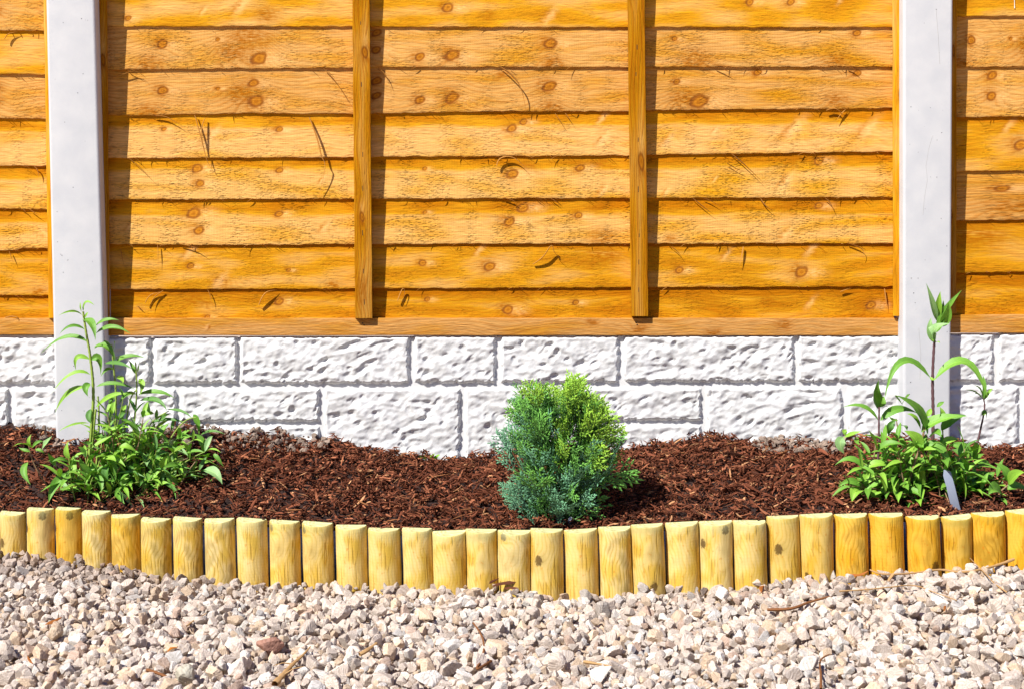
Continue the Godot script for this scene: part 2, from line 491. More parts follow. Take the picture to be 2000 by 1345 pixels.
func lumber_mats():
	# planed battens and rails: one wide texture, read in strips
	MAT.batten = board_wood(640, 48, 0, 700, 0, 44, [[150, 20, 8, 0], [395, 30, 10, 0], [560, 12, 6, 0], [40, 15, 14, 2]], 0.0, 0.86, 1.0, 0.35, 901)
	MAT.batten.albedo_color = Color(0.84, 0.80, 0.66)
	MAT.end_batten = board_wood(640, 32, 0, 700, 0, 26, [[330, 18, 9, 0]], 0.0, 0.9, 0.5, 0.1, 917)
	MAT.rail = board_wood(1400, 40, 180, 1780, 0, 34, [[420, 20, 10, 2], [705, 12, 8, 2], [800, 25, 7, 2], [1560, 15, 8, 1], [560, 5, 8, 2]], 0.0, 0.10, 0.7, 0.12, 933)
	MAT.rail.albedo_color = Color(0.90, 0.855, 0.84)
	MAT.nail = mat(lin(0.02, 0.014, 0.01), 0.6)
	MAT.sliver = mat(lin(0.42, 0.20, 0.045), 0.85)

# a length of sawn timber between two photo points; u runs along it
func timber(x0: float, x1: float, y0: float, y1: float, za: float, zb: float, upright: bool, base: Vector3, lean := 0.0, u0 := 0.0, u1 := 1.0, sd := 1) -> ArrayMesh:
	var b := MB.new()
	b.off = base
	var n := 40 if upright else maxi(int((x1 - x0) / 18.0), 6)
	var nz := noise(sd, 1.0, 2)
	var ring := func(t: float) -> Array:                   # profile across: [photo x or y, z, v]
		var j := 0.7 * nz.get_noise_1d(t * 9.0)
		var k := 0.7 * nz.get_noise_1d(t * 9.0 + 60.0)
		var lo := (x0 if upright else y1) + j
		var hi := (x1 if upright else y0) + k
		var c := 1.4 if upright else -1.4
		return [[lo, za, 0.0], [lo, zb - 0.0012, 0.02], [lo + c, zb, 0.06], [lerpf(lo, hi, 0.5), zb + 0.0002, 0.5], [hi - c, zb, 0.94], [hi, zb - 0.0012, 0.98], [hi, za, 1.0]]
	var p := PackedVector3Array(); var w := PackedVector2Array()
	var cols := 7
	for i in n + 1:
		var t := float(i) / n
		for e in ring.call(t):
			if upright: p.append(at(e[0] + lean * (1.0 - t), lerpf(y1, y0, t), e[1]))
			else: p.append(at(lerpf(x1, x0, t), e[0], e[1]))
			w.append(Vector2(lerpf(u0, u1, t), e[2]))
	b.sheet(p, w, n + 1, cols)
	for e in 2:                                             # the sawn ends
		var k := e * n * cols
		for i in range(1, cols - 1):
			if e == 0: b.tri(p[k] , p[k + i + 1], p[k + i], Color.WHITE, w[k], w[k + i + 1], w[k + i])
			else: b.tri(p[k], p[k + i], p[k + i + 1], Color.WHITE, w[k], w[k + i], w[k + i + 1])
	return b.mesh()

func frayed(edge: Array, xa: float, xb: float, count: int, base: Vector3) -> ArrayMesh:
	var b := MB.new()
	b.off = base
	for i in count:
		var x := rng.randf_range(xa, xb)
		var y := lut(edge, x) + rng.randf_range(-1.5, 0.8)
		var l := rng.randf_range(4.0, 15.0) * rng.randf_range(0.5, 1.0)
		var s := 1.0 if rng.randf() < 0.75 else -1.0
		var p0 := at(x, y, 0.0092)
		var p2 := at(x + s * l, y + l * rng.randf_range(0.05, 0.75), 0.0095 + rng.randf_range(0.0, 0.010))
		var p1 := at(x + s * l * 0.6, y + l * 0.15, 0.0095 + rng.randf_range(0.0, 0.006))
		var path := PackedVector3Array([p0, bez(p0, p1, p2, 0.5), p2])
		var r := sz(rng.randf_range(1.0, 2.3), 0) * 0.5
		b.tube(path, PackedFloat32Array([r, r * 0.8, r * 0.15]), 4, Color.WHITE, 0.5)
	return b.mesh()

func nails(batten: Node, cx0: float, cx1: float, ys: Array, z: float, base: Vector3, tall := 10.0):
	for y in ys:
		var t: float = y / 620.0
		var c := at(lerpf(cx0, cx1, t) + rng.randf_range(-1.5, 1.5), y, z)
		var b := MB.new()
		var hgt := tall * rng.randf_range(0.7, 1.2)
		b.box(c - base + Vector3(-0.0010, -sz(hgt, z) * 0.5, -0.003), c - base + Vector3(0.0011, sz(hgt, z) * 0.5, 0.0003), 0.0004)
		put("nail", b.mesh(), MAT.nail, batten)

func build_fences():
	lumber_mats()
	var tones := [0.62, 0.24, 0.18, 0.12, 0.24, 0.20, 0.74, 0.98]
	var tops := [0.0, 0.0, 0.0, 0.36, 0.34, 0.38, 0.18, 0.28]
	var grains := [0.35, 0.75, 0.8, 0.35, 0.3, 0.35, 0.45, 0.6]
	var roughs := [0.35, 0.85, 0.7, 0.75, 1.0, 1.0, 0.55, 0.6]
	var tr: Array = [-34.0]
	var mats := []
	for i in 8:
		var y0: float = (-36.0 if i == 0 else MAIN_EDGES[i - 1][2][1] - 12.0)
		var y1: float = MAIN_EDGES[i][mini(2, MAIN_EDGES[i].size() - 1)][1]
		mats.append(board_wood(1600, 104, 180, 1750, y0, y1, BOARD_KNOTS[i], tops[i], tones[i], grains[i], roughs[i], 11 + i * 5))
	for i in 8: mats[i].albedo_color = [Color(0.98, 0.97, 0.95), Color(0.94, 0.915, 0.89), Color(0.925, 0.89, 0.85), Color(1, 0.99, 1), Color(0.99, 0.985, 0.96), Color(0.99, 0.98, 0.95), Color(0.965, 0.95, 0.92), Color(0.95, 0.935, 0.9)][i]
	# the whole panel between the posts
	var base := at(970, 652, 0.0)
	var o := thing("fence_panel", "orange lapped timber fence panel between the two concrete posts, with two upright battens", "fence panel", base, "lapped fence panels")
	for i in range(-3, 8):
		var et: Array; var eb: Array
		if i < 0:
			et = [[180, 84.0 * i - 46.0], [1745, 84.0 * i - 44.0]]
			eb = [[180, 51 + 84.0 * i], [1745, 52.5 + 84.0 * i]]
		else:
			eb = MAIN_EDGES[i]
			et = []
			for e in (MAIN_EDGES[i - 1] if i > 0 else [[180, -33], [1745, -31.5]]): et.append([e[0], e[1] - 13.0])
		var m = mats[maxi(i, 0)] if i >= 0 else mats[(i + 8) % 3]
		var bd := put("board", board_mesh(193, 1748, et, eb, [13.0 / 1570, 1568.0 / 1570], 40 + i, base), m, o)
		if i >= 0 and i < 7:
			var fr := put("frayed_fibres", frayed(eb, 200, 1740, [8, 34, 46, 60, 60, 60, 20][i], base), MAT.sliver, bd)
			fr.set_meta("kind", "stuff")
		for s in SLIVERS:
			if s[0] == i: put("splinter", sliver(s[1], s[2], s[3], base), MAT.sliver, bd)
	var rl := put("bottom_rail", timber(188, 1768, 621, 655, 0.0, 0.024, false, base, 0.0, 0.0, 1.0, 3), MAT.rail, o)
	for q in [[708, 631], [711, 635], [1243, 630], [1245, 634]]:
		var c := at(q[0], q[1], 0.024)
		var b := MB.new()
		b.box(c - base + Vector3(-0.0022, -0.0018, -0.003), c - base + Vector3(0.002, 0.0016, 0.0004), 0.0006)
		put("nail", b.mesh(), MAT.nail, rl)
	var b1 := put("batten", timber(688 - 3, 719 - 3 + 3, -300, 621.5, 0.0095, 0.036, true, base, 8.5, 0.0, 1.0, 5), MAT.batten, o)
	nails(b1, 703, 711, [45, 165, 302, 368, 455, 530, 590], 0.036, base)
	var b2 := put("batten", timber(1225 - 3, 1256, -300, 617.5, 0.0095, 0.036, true, base, 11.0, 0.35, 1.0, 6), MAT.batten, o)
	nails(b2, 1242, 1250, [92, 145, 273, 370, 460, 512, 566], 0.036, base)
	put("frame_batten", timber(176, 206, -300, 655, 0.0, 0.031, true, base, 8.0, 0.0, 1.0, 7), MAT.batten, o)
	put("frame_batten", timber(1742.5, 1770, -300, 617, 0.0102, 0.033, true, base, 2.5, 0.0, 1.0, 8), MAT.end_batten, o)

	# its neighbours, of which the photograph shows an edge each
	base = at(-300, 652, 0.0)
	o = thing("fence_panel", "orange lapped fence panel left of the left concrete post, cut off by the picture's edge", "fence panel", base, "lapped fence panels")
	for i in range(-3, 8):
		var yb: float = LEFT_EDGES[i] if i >= 0 else LEFT_EDGES[0] + 85.0 * i
		var yt: float = (LEFT_EDGES[i - 1] if i > 0 else LEFT_EDGES[0] + 85.0 * (i - 1)) - 13.0
		var eb := [[-900, yb + 1.5], [0, yb - 1.0], [82, yb + 0.5 + (1.5 if i == 5 else 0.0)], [100, yb]]
		if i == 5: eb = [[-900, yb], [0, yb - 0.5], [34, yb - 1.0], [38, yb - 4.5], [88, yb - 3.5], [100, yb - 3.5]]
		if i == 7: eb = [[-900, 634], [100, 634]]
		var k: int = [1, 0, 2, 3, 4, 5, 6, 7][maxi(i, 0)]
		var bd := put("board", board_mesh(-900, 99, [[-900, yt], [99, yt]], eb, [0.92, 0.92 - 1000.0 / 1570], 140 + i, base), mats[k], o)
		if i >= 0 and i < 7:
			var fr := put("frayed_fibres", frayed(eb, -200, 90, 16, base), MAT.sliver, bd)
			fr.set_meta("kind", "stuff")
		for s in [[0, [[8, 76], [16, 66], [34, 62]], 4.0, [0.010, 0.0]], [4, [[57, 409], [66, 415], [76, 421]], 4.0, [0.0, 0.010]], [5, [[17, 491], [21, 502], [25, 515]], 3.0, [0.0, 0.007]], [3, [[66, 326], [73, 333], [75, 347]], 5.0, [0.0, 0.006]]]:
			if s[0] == i: put("splinter", sliver(s[1], s[2], s[3], base), MAT.sliver, bd)
	rl = put("bottom_rail", timber(-900, 112, 621, 653.5, 0.0, 0.024, false, base, 0.0, 0.75, 0.1, 13), MAT.rail, o)
	put("splinter", sliver([[8, 621], [24, 618], [36, 624], [30, 637]], 5.0, [0.014, 0.018, 0.006], base), MAT.sliver, rl)
	put("frame_batten", timber(79.5, 99, -300, 621, 0.0102, 0.034, true, base, 15.0, 0.0, 1.0, 18), MAT.end_batten, o)
	put("batten", timber(-460, -428, -300, 621, 0.0095, 0.036, true, base, 14.0, 0.2, 1.0, 19), MAT.batten, o)

	base = at(2300, 648, 0.0)
	o = thing("fence_panel", "orange fence panel of wider lapped boards right of the right concrete post", "fence panel", base, "lapped fence panels")
	for i in range(-2, 7):
		var yb: float = RIGHT_EDGES[i] if i >= 0 else RIGHT_EDGES[0] + 100.0 * i
		var yt: float = (RIGHT_EDGES[i - 1] if i > 0 else RIGHT_EDGES[0] + 100.0 * (i - 1)) - 13.0
		var eb := [[1855, yb + 0.8], [1990, yb - 0.8], [2900, yb - 1.0]]
		if i == 6: eb = [[1855, 627], [2900, 626]]
		var k: int = [0, 2, 1, 6, 2, 6, 7][maxi(i, 0)]
		var bd := put("board", board_mesh(1856, 2900, [[1856, yt], [2900, yt]], eb, [[0.48, 0.05, 0.30, 0.42, 0.70, 0.62, 0.28][maxi(i, 0)], 0.98], 240 + i, base), mats[k], o)
		if i >= 0 and i < 6:
			var fr := put("frayed_fibres", frayed(eb, 1870, 2100, 8, base), MAT.sliver, bd)
			fr.set_meta("kind", "stuff")
	put("bottom_rail", timber(1850, 2900, 614, 650, 0.0, 0.024, false, base, 0.0, 0.1, 0.8, 23), MAT.rail, o)
	put("frame_batten", timber(1850, 1869, -300, 613, 0.0102, 0.031, true, base, 0.0, 0.0, 1.0, 28), MAT.batten, o)
	put("batten", timber(2420, 2452, -300, 613, 0.0095, 0.036, true, base, 0.0, 0.2, 1.0, 29), MAT.batten, o)
	var dp := MB.new()                                      # a dried white drip near the top right corner
	var pth := PackedVector3Array([at(1981.5, -30, 0.0098), at(1982, -4, 0.0101), at(1982.5, 10, 0.0105), at(1982.5, 16, 0.0106)])
	dp.off = base
	dp.tube(pth, PackedFloat32Array([0.0006, 0.0006, 0.0007, 0.0011]), 5)
	put("paint_drip", dp.mesh(), mat(lin(0.75, 0.74, 0.7), 0.5), o)

# ---------- concrete ----------
func concrete_mat(c0: Color, c1: Color, sd: int) -> StandardMaterial3D:
	var m := StandardMaterial3D.new()
	m.albedo_texture = noise_tex(sd, 0.011, 512, c0, c1, 5)
	m.uv1_triplanar = true
	m.uv1_world_triplanar = true
	m.uv1_scale = Vector3(2.2, 2.2, 2.2)
	m.roughness = 0.85
	m.metallic_specular = 0.2
	m.heightmap_enabled = true
	m.heightmap_texture = noise_tex(sd + 5, 0.09, 512, Color(0.4, 0.4, 0.4), Color(0.6, 0.6, 0.6), 3)
	m.heightmap_scale = 0.06
	return m

func build_post(x0: float, x1: float, ytop: float, ybot: float, lean0: float, lean1: float, label: String):
	var zf := 0.062
	var zb := -0.05
	var base := at((x0 + x1) * 0.5 + lean0, ybot, 0.006)
	var o := thing("concrete_post", label, "fence post", base, "concrete fence posts")
	var b := MB.new()
	b.off = base
	var ch := 0.007
	var rows := [ytop, 0.0, 200.0, 400.0, 600.0, ybot + 30.0]
	rows.reverse()
	var p := PackedVector3Array(); var w := PackedVector2Array()
	for y in rows:
		var t: float = float(y) / 850.0
		var a := at(x0 + lean0 * t, y, zf)
		var e := at(x1 + lean1 * t, y, zf)
		# the section, from the left back corner round the front to the right back corner
		var s := [Vector2(a.x, zb), Vector2(a.x, -0.002), Vector2(a.x, zf - ch), Vector2(a.x + ch * 0.25, zf - ch * 0.3), Vector2(a.x + ch, zf), Vector2(lerpf(a.x, e.x, 0.5), zf + 0.0004), Vector2(e.x - ch, zf), Vector2(e.x - ch * 0.25, zf - ch * 0.3), Vector2(e.x, zf - ch), Vector2(e.x, -0.002), Vector2(e.x, zb)]
		for q in s:
			p.append(Vector3(q.x, a.y, q.y)); w.append(Vector2(q.x, a.y))
	var cols := 11
	b.sheet(p, w, rows.size(), cols)
	var k := (rows.size() - 1) * cols
	for i in range(1, cols - 1): b.tri(p[k], p[k + i], p[k + i + 1])
	for r in rows.size() - 1:                               # the back
		b.quad(p[r * cols + cols - 1], p[r * cols], p[(r + 1) * cols], p[(r + 1) * cols + cols - 1])
	put("shaft", b.mesh(), MAT.post, o)
	var pits := MB.new()                                    # air holes left by the mould
	pits.off = base
	for i in 26:
		var py := rng.randf_range(-20, ybot - 10)
		var px := lerpf(x0 + 8, x1 - 12, rng.randf()) + lean0 * py / 850.0
		var c := at(px, py, zf + 0.0005)
		var r := rng.randf_range(0.0004, 0.0012) * (1.0 if rng.randf() < 0.8 else 1.4)
		for j in 6:
			var a0 := TAU * j / 6; var a1 := TAU * (j + 1) / 6
			pits.tri(c + Vector3(0, 0, 0.0001), c + Vector3(cos(a0), sin(a0), 0) * r, c + Vector3(cos(a1), sin(a1), 0) * r)
	var pm := put("air_holes", pits.mesh(), MAT.pit, o)
	pm.set_meta("kind", "stuff")

# one rock-faced block of a cast gravel board, in photo units; edges in which it meets a recess fall back to it
func rock_block(x0: float, x1: float, y0: float, y1: float, base: Vector3, sd: int, cut_l := false, cut_r := false) -> ArrayMesh:
	var z0 := 0.0125
	var tall := 0.0098
	var step := 1.9
	var nx := maxi(int((x1 - x0) / step), 4)
	var ny := maxi(int((y1 - y0) / step), 4)
	var n1 := noise(sd, 1.0, 3)
	var n2 := noise(500 + sd, 1.0, 2)
	var r := RandomNumberGenerator.new()
	r.seed = sd
	var pits := []
	var area := (x1 - x0) * (y1 - y0)
	for i in int(area / 760.0):
		var big := r.randf() < 0.13
		pits.append([r.randf_range(x0 + 8, x1 - 8), r.randf_range(y0 + 8, y1 - 8), r.randf_range(15, 36) if big else r.randf_range(5, 12), r.randf_range(5, 8) if big else r.randf_range(4, 7), r.randf_range(-0.30, 0.12) if r.randf() < 0.6 else r.randf_range(-0.9, -0.2), lerpf(0.0008, 0.0042, r.randf()) * (1.15 if big else 1.0)])
	# the cast edge is broken along the bottom and the right
	for i in int((x1 - x0) / 22.0): pits.append([r.randf_range(x0 + 6, x1 - 6), y1 - r.randf_range(2, 7), r.randf_range(6, 14), r.randf_range(4, 7), r.randf_range(-0.2, 0.2), r.randf_range(0.002, 0.005)])
	for i in int((y1 - y0) / 22.0): pits.append([x1 - r.randf_range(2, 7), r.randf_range(y0 + 6, y1 - 6), r.randf_range(5, 9), r.randf_range(5, 11), r.randf_range(-0.9, -0.3), r.randf_range(0.002, 0.005)])
	var p := PackedVector3Array(); var w := PackedVector2Array()
	for j in ny + 1:
		var y := lerpf(y1, y0, float(j) / ny)
		for i in nx + 1:
			var x := lerpf(x0, x1, float(i) / nx)
			var wob := 3.2 * n2.get_noise_2d(x * 0.045, y * 0.045)
			var dl := 99.0 if cut_l else x - x0
			var dr := 99.0 if cut_r else x1 - x
			var bite := 6.5 * maxf(0.0, n2.get_noise_2d(x * 0.06 + 11.0, y * 0.06 - 5.0))
			var d := minf(minf(dl, dr - bite), minf(y - y0, y1 - y - bite))
			var inner := sstep(0.5, 5.5, d + minf(wob, 1.0) * sstep(0.5, 3.0, d))
			var h := tall * inner
			var amp := sstep(2.0, 14.0, d)
			var e := n1.get_noise_2d(x * 0.012, y * 0.019)
			h += amp * (0.0050 * e + 0.0022 * n2.get_noise_2d(x * 0.036 + 30.0, y * 0.052) + 0.0003 * n2.get_noise_2d(x * 0.16, y * 0.16 + 70.0))
			for q in pits:
				var dx: float = x - q[0]
				var dy: float = y - q[1]
				if absf(dx) > q[2] * 1.7 or absf(dy) > q[2] * 1.7: continue
				var ca := cos(q[4]); var sa := sin(q[4])
				var u: float = (dx * ca + dy * sa) / q[2]
				var v: float = (-dx * sa + dy * ca) / q[3]
				# a ledge: sharp above, fading out below
				var f := 1.0 - sstep(0.42, 1.0, sqrt(u * u * (0.55 if u < 0.0 else 1.0) + v * v * (1.0 if v < 0.0 else 0.30)))
				h -= amp * q[5] * f
			p.append(at(x, y, z0 + maxf(h, -0.001)))
			w.append(Vector2(x, y) / 400.0)
	var b := MB.new()
	b.off = base
	b.sheet(p, w, ny + 1, nx + 1)
	return b.mesh()

func gravel_board(x0: float, x1: float, blocks: Array, label: String, sd: int):
	var base := at((x0 + x1) * 0.5, 905, 0.0)
	var o := thing("gravel_board", label, "gravel board", base, "white rock-faced gravel boards under the fence")
	var a := at(x0, 655.5 - (2.0 if x0 > 1500 else 0.0), 0.0)
	var e := at(x1, 925, 0.0)
	var b := MB.new()
	b.box(Vector3(a.x, e.y, -0.035) - base, Vector3(e.x, at((x0 + x1) * 0.5, 655.0 if x0 < 1000 else 649.5, 0).y - 0.0005, 0.0128) - base, 0.003)
	put("slab", b.mesh(), MAT.white, o)
	var i := 0
	for q in blocks:
		put("block", rock_block(q[0], q[1], q[2], q[3], base, sd + i * 3, q.size() > 4 and q[4] == 1, q.size() > 4 and q[4] == 2), MAT.white, o)
		i += 1

func build_concrete():
	MAT.post = concrete_mat(Color(0.735, 0.745, 0.76), Color(0.785, 0.79, 0.795), 31)
	MAT.white = concrete_mat(Color(0.795, 0.795, 0.785), Color(0.86, 0.865, 0.87), 57)
	MAT.pit = mat(lin(0.10, 0.10, 0.11), 0.9)
	build_post(88, 184.5, -330, 850, 19, 24, "pale grey concrete fence post behind the tall leafy plant on the left")
	build_post(1765, 1863, -330, 860, 0, -5, "pale grey concrete fence post with hairline cracks at the right, behind the purple-stemmed plant")
	gravel_board(196, 1772, [
		[196, 295, 657, 750, 1], [299, 464, 657, 750], [468, 801, 656, 750], [808, 970, 655, 749], [977, 1211, 655, 748], [1217, 1553, 654, 747], [1559, 1772, 653, 747, 2],
		[196, 345, 757, 905, 1], [351, 625, 757, 824], [351, 625, 830, 905], [632, 900, 757, 908], [907, 1091, 756, 908], [1097, 1372, 755, 822], [1097, 1372, 828, 905], [1379, 1648, 754, 905], [1655, 1772, 754, 905, 2]],
		"long white rock-faced gravel board between the two posts, behind the mulch bed", 700)
	gravel_board(-600, 112, [
		[-600, -290, 658, 750, 1], [-284, -122, 658, 750], [-116, 112, 657, 750, 2], [-600, -330, 757, 905, 1], [-324, 17, 757, 905], [23, 112, 757, 905, 2]],
		"white rock-faced gravel board at the left edge, left of the left post", 800)
	gravel_board(1850, 2600, [
		[1850, 1943, 651, 746, 1], [1950, 2290, 650, 746], [2296, 2600, 650, 746, 2], [1850, 1992, 753, 905, 1], [1998, 2270, 753, 905], [2276, 2600, 753, 905, 2]],
		"white rock-faced gravel board at the right edge, partly in the post's shadow", 900)
	# hairline cracks in the right post
	var o := get_node("concrete_post_001")
	for pts in [[[1822, 265], [1814, 292], [1809, 325], [1812, 352], [1806, 385], [1803, 420]], [[1829, 20], [1833, 70], [1836, 125]], [[1795, 640], [1799, 690], [1797, 740]]]:
		var path := PackedVector3Array()
		var rad := PackedFloat32Array()
		for q in pts:
			path.append(at(q[0], q[1], 0.0622)); rad.append(0.0006)
		var b := MB.new()
		b.off = o.position
		b.tube(path, rad, 5, Color.WHITE, 0.6)
		put("hairline_crack", b.mesh(), mat(lin(0.40, 0.40, 0.39), 0.9), o)

# ---------- ground ----------
const LOG_Z := [[-400, 0.20], [0, 0.31], [250, 0.38], [500, 0.45], [850, 0.52], [1150, 0.55], [1700, 0.56], [2000, 0.54], [2400, 0.50]]
const FOOT_Y := [[-400, 1078], [0, 1083], [110, 1093], [165, 1096], [270, 1113], [340, 1126], [460, 1136], [590, 1143], [720, 1148], [850, 1150], [980, 1150], [1100, 1163], [1180, 1170], [1240, 1160], [1360, 1158], [1440, 1147], [1500, 1137], [1600, 1124], [1700, 1124], [1765, 1126], [1830, 1113], [1960, 1110], [2400, 1100]]
const WALL_Y := [[-500, 840], [0, 838], [50, 842], [100, 856], [205, 852], [300, 845], [350, 838], [450, 850], [530, 852], [600, 865], [640, 856], [700, 872], [760, 885], [850, 897], [900, 898], [975, 888], [1020, 880], [1220, 876], [1300, 870], [1340, 855], [1400, 850], [1440, 858], [1480, 870], [1560, 866], [1640, 872], [1700, 852], [1760, 852], [1860, 862], [1900, 875], [2000, 880], [2500, 880]]
# [left, right, top] of each log at its top, in photo units
const LOGS := [[-478, -420, 1010], [-418, -360, 1004], [-358, -301, 1007], [-299, -241, 1001], [-239, -181, 1003], [-179, -120, 999], [-118, -62, 1002], [-60, -3, 998],
	[0, 52, 996], [53, 108, 989], [109, 162, 988], [160, 220, 994], [217, 275, 1001], [275, 337, 1008], [338, 397, 1007], [399, 460, 1009], [462, 524, 1009], [526, 587, 1013], [590, 652, 1016],
	[655, 717, 1022], [718, 783, 1028], [785, 845, 1028], [844, 911, 1033], [909, 971, 1030], [972, 1037, 1032], [1036, 1100, 1029], [1101, 1167, 1030], [1168, 1232, 1025], [1232, 1296, 1020],
	[1299, 1364, 1016], [1365, 1430, 1014], [1431, 1496, 1013], [1497, 1560, 1004], [1561, 1626, 1000], [1628, 1694, 1000], [1696, 1763, 999], [1767, 1834, 1004], [1836, 1897, 1003], [1895, 1962, 997], [1961, 2028, 991], [2030, 2096, 992], [2098, 2164, 995], [2166, 2230, 996], [2232, 2298, 990], [2300, 2364, 994], [2366, 2430, 989], [2432, 2496, 993], [2498, 2562, 991]]

var log_line := []      # [x, z, foot height, top height] along the edging, in metres
var gn: FastNoiseLite
var mn: FastNoiseLite
var wall_line := []     # [x, height] of the mulch against the wall

func lay_out():
	gn = noise(5, 1.0, 3)
	mn = noise(8, 1.0, 3)
	for i in range(-10, 60):
		var px := i * 40.0
		var z := lut(LOG_Z, px)
		var f := at(px, lut(FOOT_Y, px), z)
		var tp := at(px, lut(LOG_TOPS(), px), z)
		log_line.append([f.x, z, f.y, tp.y])
		var wv := at(px, lut(WALL_Y, px), 0.045)
		wall_line.append([wv.x, wv.y])

func LOG_TOPS() -> Array:
	var a := []
	for l in LOGS: a.append([(l[0] + l[1]) * 0.5, l[2]])
	return a

func line(x: float, k: int) -> float:
	var i := 0
	var n := log_line.size()
	if x <= log_line[0][0]: return log_line[0][k]
	if x >= log_line[n - 1][0]: return log_line[n - 1][k]
	i = clampi(int((x - log_line[0][0]) / (log_line[n - 1][0] - log_line[0][0]) * (n - 1)), 0, n - 2)
	while i < n - 2 and log_line[i + 1][0] < x: i += 1
	while i > 0 and log_line[i][0] > x: i -= 1
	var t: float = (x - log_line[i][0]) / (log_line[i + 1][0] - log_line[i][0])
	return lerpf(log_line[i][k], log_line[i + 1][k], t)

func gravel_y(x: float, z: float) -> float:
	var f := line(x, 2)
	var t := sstep(0.0, 0.65, z - line(x, 1))
	return lerpf(f, 0.0, t) + 0.008 * gn.get_noise_2d(x * 5.0, z * 5.0)

func mulch_y(x: float, z: float) -> float:
	var zl := line(x, 1) - 0.03
	var t := clampf((zl - z) / (zl - 0.045), 0.0, 1.3)
	var lo := line(x, 3) - 0.010
	var hi := lut(wall_line, x)
	var bulge := 0.016 * sin(PI * minf(t, 1.0))
	return lerpf(lo, hi, t) + bulge + 0.011 * mn.get_noise_2d(x * 9.0, z * 9.0) * minf(1.0, t * 3.0 + 0.2)

func rock(sd: int, sub: int, facets: int) -> ArrayMesh:     # an angular broken stone of about unit radius
	var r := RandomNumberGenerator.new()
	r.seed = sd
	var cuts := []
	for i in facets:
		var d := Vector3(r.randfn(), r.randfn(), r.randfn()).normalized()
		cuts.append([d, r.randf_range(0.44, 0.74)])
	var pts := []
	var t := (1.0 + sqrt(5.0)) / 2.0
	for q in [[-1, t, 0], [1, t, 0], [-1, -t, 0], [1, -t, 0], [0, -1, t], [0, 1, t], [0, -1, -t], [0, 1, -t], [t, 0, -1], [t, 0, 1], [-t, 0, -1], [-t, 0, 1]]:
		pts.append(Vector3(q[0], q[1], q[2]).normalized())
	var tris := [[0, 11, 5], [0, 5, 1], [0, 1, 7], [0, 7, 10], [0, 10, 11], [1, 5, 9], [5, 11, 4], [11, 10, 2], [10, 7, 6], [7, 1, 8], [3, 9, 4], [3, 4, 2], [3, 2, 6], [3, 6, 8], [3, 8, 9], [4, 9, 5], [2, 4, 11], [6, 2, 10], [8, 6, 7], [9, 8, 1]]
	for s in sub:
		var mid := {}
		var nt := []
		for q in tris:
			var m := []
			for e in 3:
				var i: int = q[e]; var j: int = q[(e + 1) % 3]
				var key := mini(i, j) * 10000 + maxi(i, j)
				if not mid.has(key):
					mid[key] = pts.size()
					pts.append(((pts[i] + pts[j]) * 0.5).normalized())
				m.append(mid[key])
			nt.append([q[0], m[0], m[2]]); nt.append([q[1], m[1], m[0]]); nt.append([q[2], m[2], m[1]]); nt.append([m[0], m[1], m[2]])
		tris = nt
	var nz := noise(sd, 1.0, 2)
	var out := []
	for p in pts:
		var rad := 1.0
		for c in cuts:
			var d: float = p.dot(c[0])
			if d > 0.05: rad = minf(rad, c[1] / d)
		rad *= 1.0 + 0.05 * nz.get_noise_3dv(p * 2.2)
		out.append(p * rad)
	var b := MB.new()
	for q in tris:
		b.tri(out[q[0]], out[q[1]], out[q[2]], Color.WHITE, Vector2(pts[q[0]].x, pts[q[0]].y), Vector2(pts[q[1]].x, pts[q[1]].y), Vector2(pts[q[2]].x, pts[q[2]].y))
	return b.mesh()

func shred(sd: int) -> ArrayMesh:                            # a torn strip of bark, 1 long along x
	var r := RandomNumberGenerator.new()
	r.seed = sd
	var n := 5
	var b := MB.new()
	var p := PackedVector3Array(); var w := PackedVector2Array()
	var bend := r.randf_range(-0.18, 0.18)
	var lift := r.randf_range(-0.12, 0.12)
	for i in n:
		var t := float(i) / (n - 1)
		var x := t - 0.5
		var wd := r.randf_range(0.07, 0.15) * (0.35 if i == 0 or i == n - 1 else 1.0)
		var th := r.randf_range(0.03, 0.07) * (0.4 if i == 0 or i == n - 1 else 1.0)
		var c := Vector3(x, lift * sin(PI * t), bend * sin(PI * t))
		var tw := r.randf_range(-0.4, 0.4)
		for k in 6:
			var a := TAU * (k % 5) / 5.0 + tw
			p.append(c + Vector3(0, sin(a) * th, cos(a) * wd) * r.randf_range(0.75, 1.2))
			if k == 5: p[p.size() - 1] = p[p.size() - 6]
			w.append(Vector2(t, k / 5.0))
	for i in n - 1:
		for k in 5:
			var a := i * 6 + k
			b.quad(p[a], p[a + 6], p[a + 7], p[a + 1], Color.WHITE)
	return b.mesh()

func scatter(called: String, meshes: Array, m: Material, xf: Array, cols: Array, parent: Node3D):
	var per := []
	for i in meshes.size(): per.append([])
	for i in xf.size(): per[i % meshes.size()].append(i)
	for k in meshes.size():
		var mm := MultiMesh.new()
		mm.transform_format = MultiMesh.TRANSFORM_3D
		mm.use_colors = true
		mm.mesh = meshes[k]
		mm.instance_count = per[k].size()
		for j in per[k].size():
			mm.set_instance_transform(j, xf[per[k][j]])
			mm.set_instance_color(j, cols[per[k][j]])
		var o := MultiMeshInstance3D.new()
		o.multimesh = mm
		o.material_override = m
		o.name = called if k == 0 else "%s_%03d" % [called, k]
		parent.add_child(o, true)
		o.set_meta("kind", "stuff")

func turn(r: RandomNumberGenerator) -> Basis:
	return Basis(Quaternion(r.randfn(), r.randfn(), r.randfn(), r.randfn()).normalized())

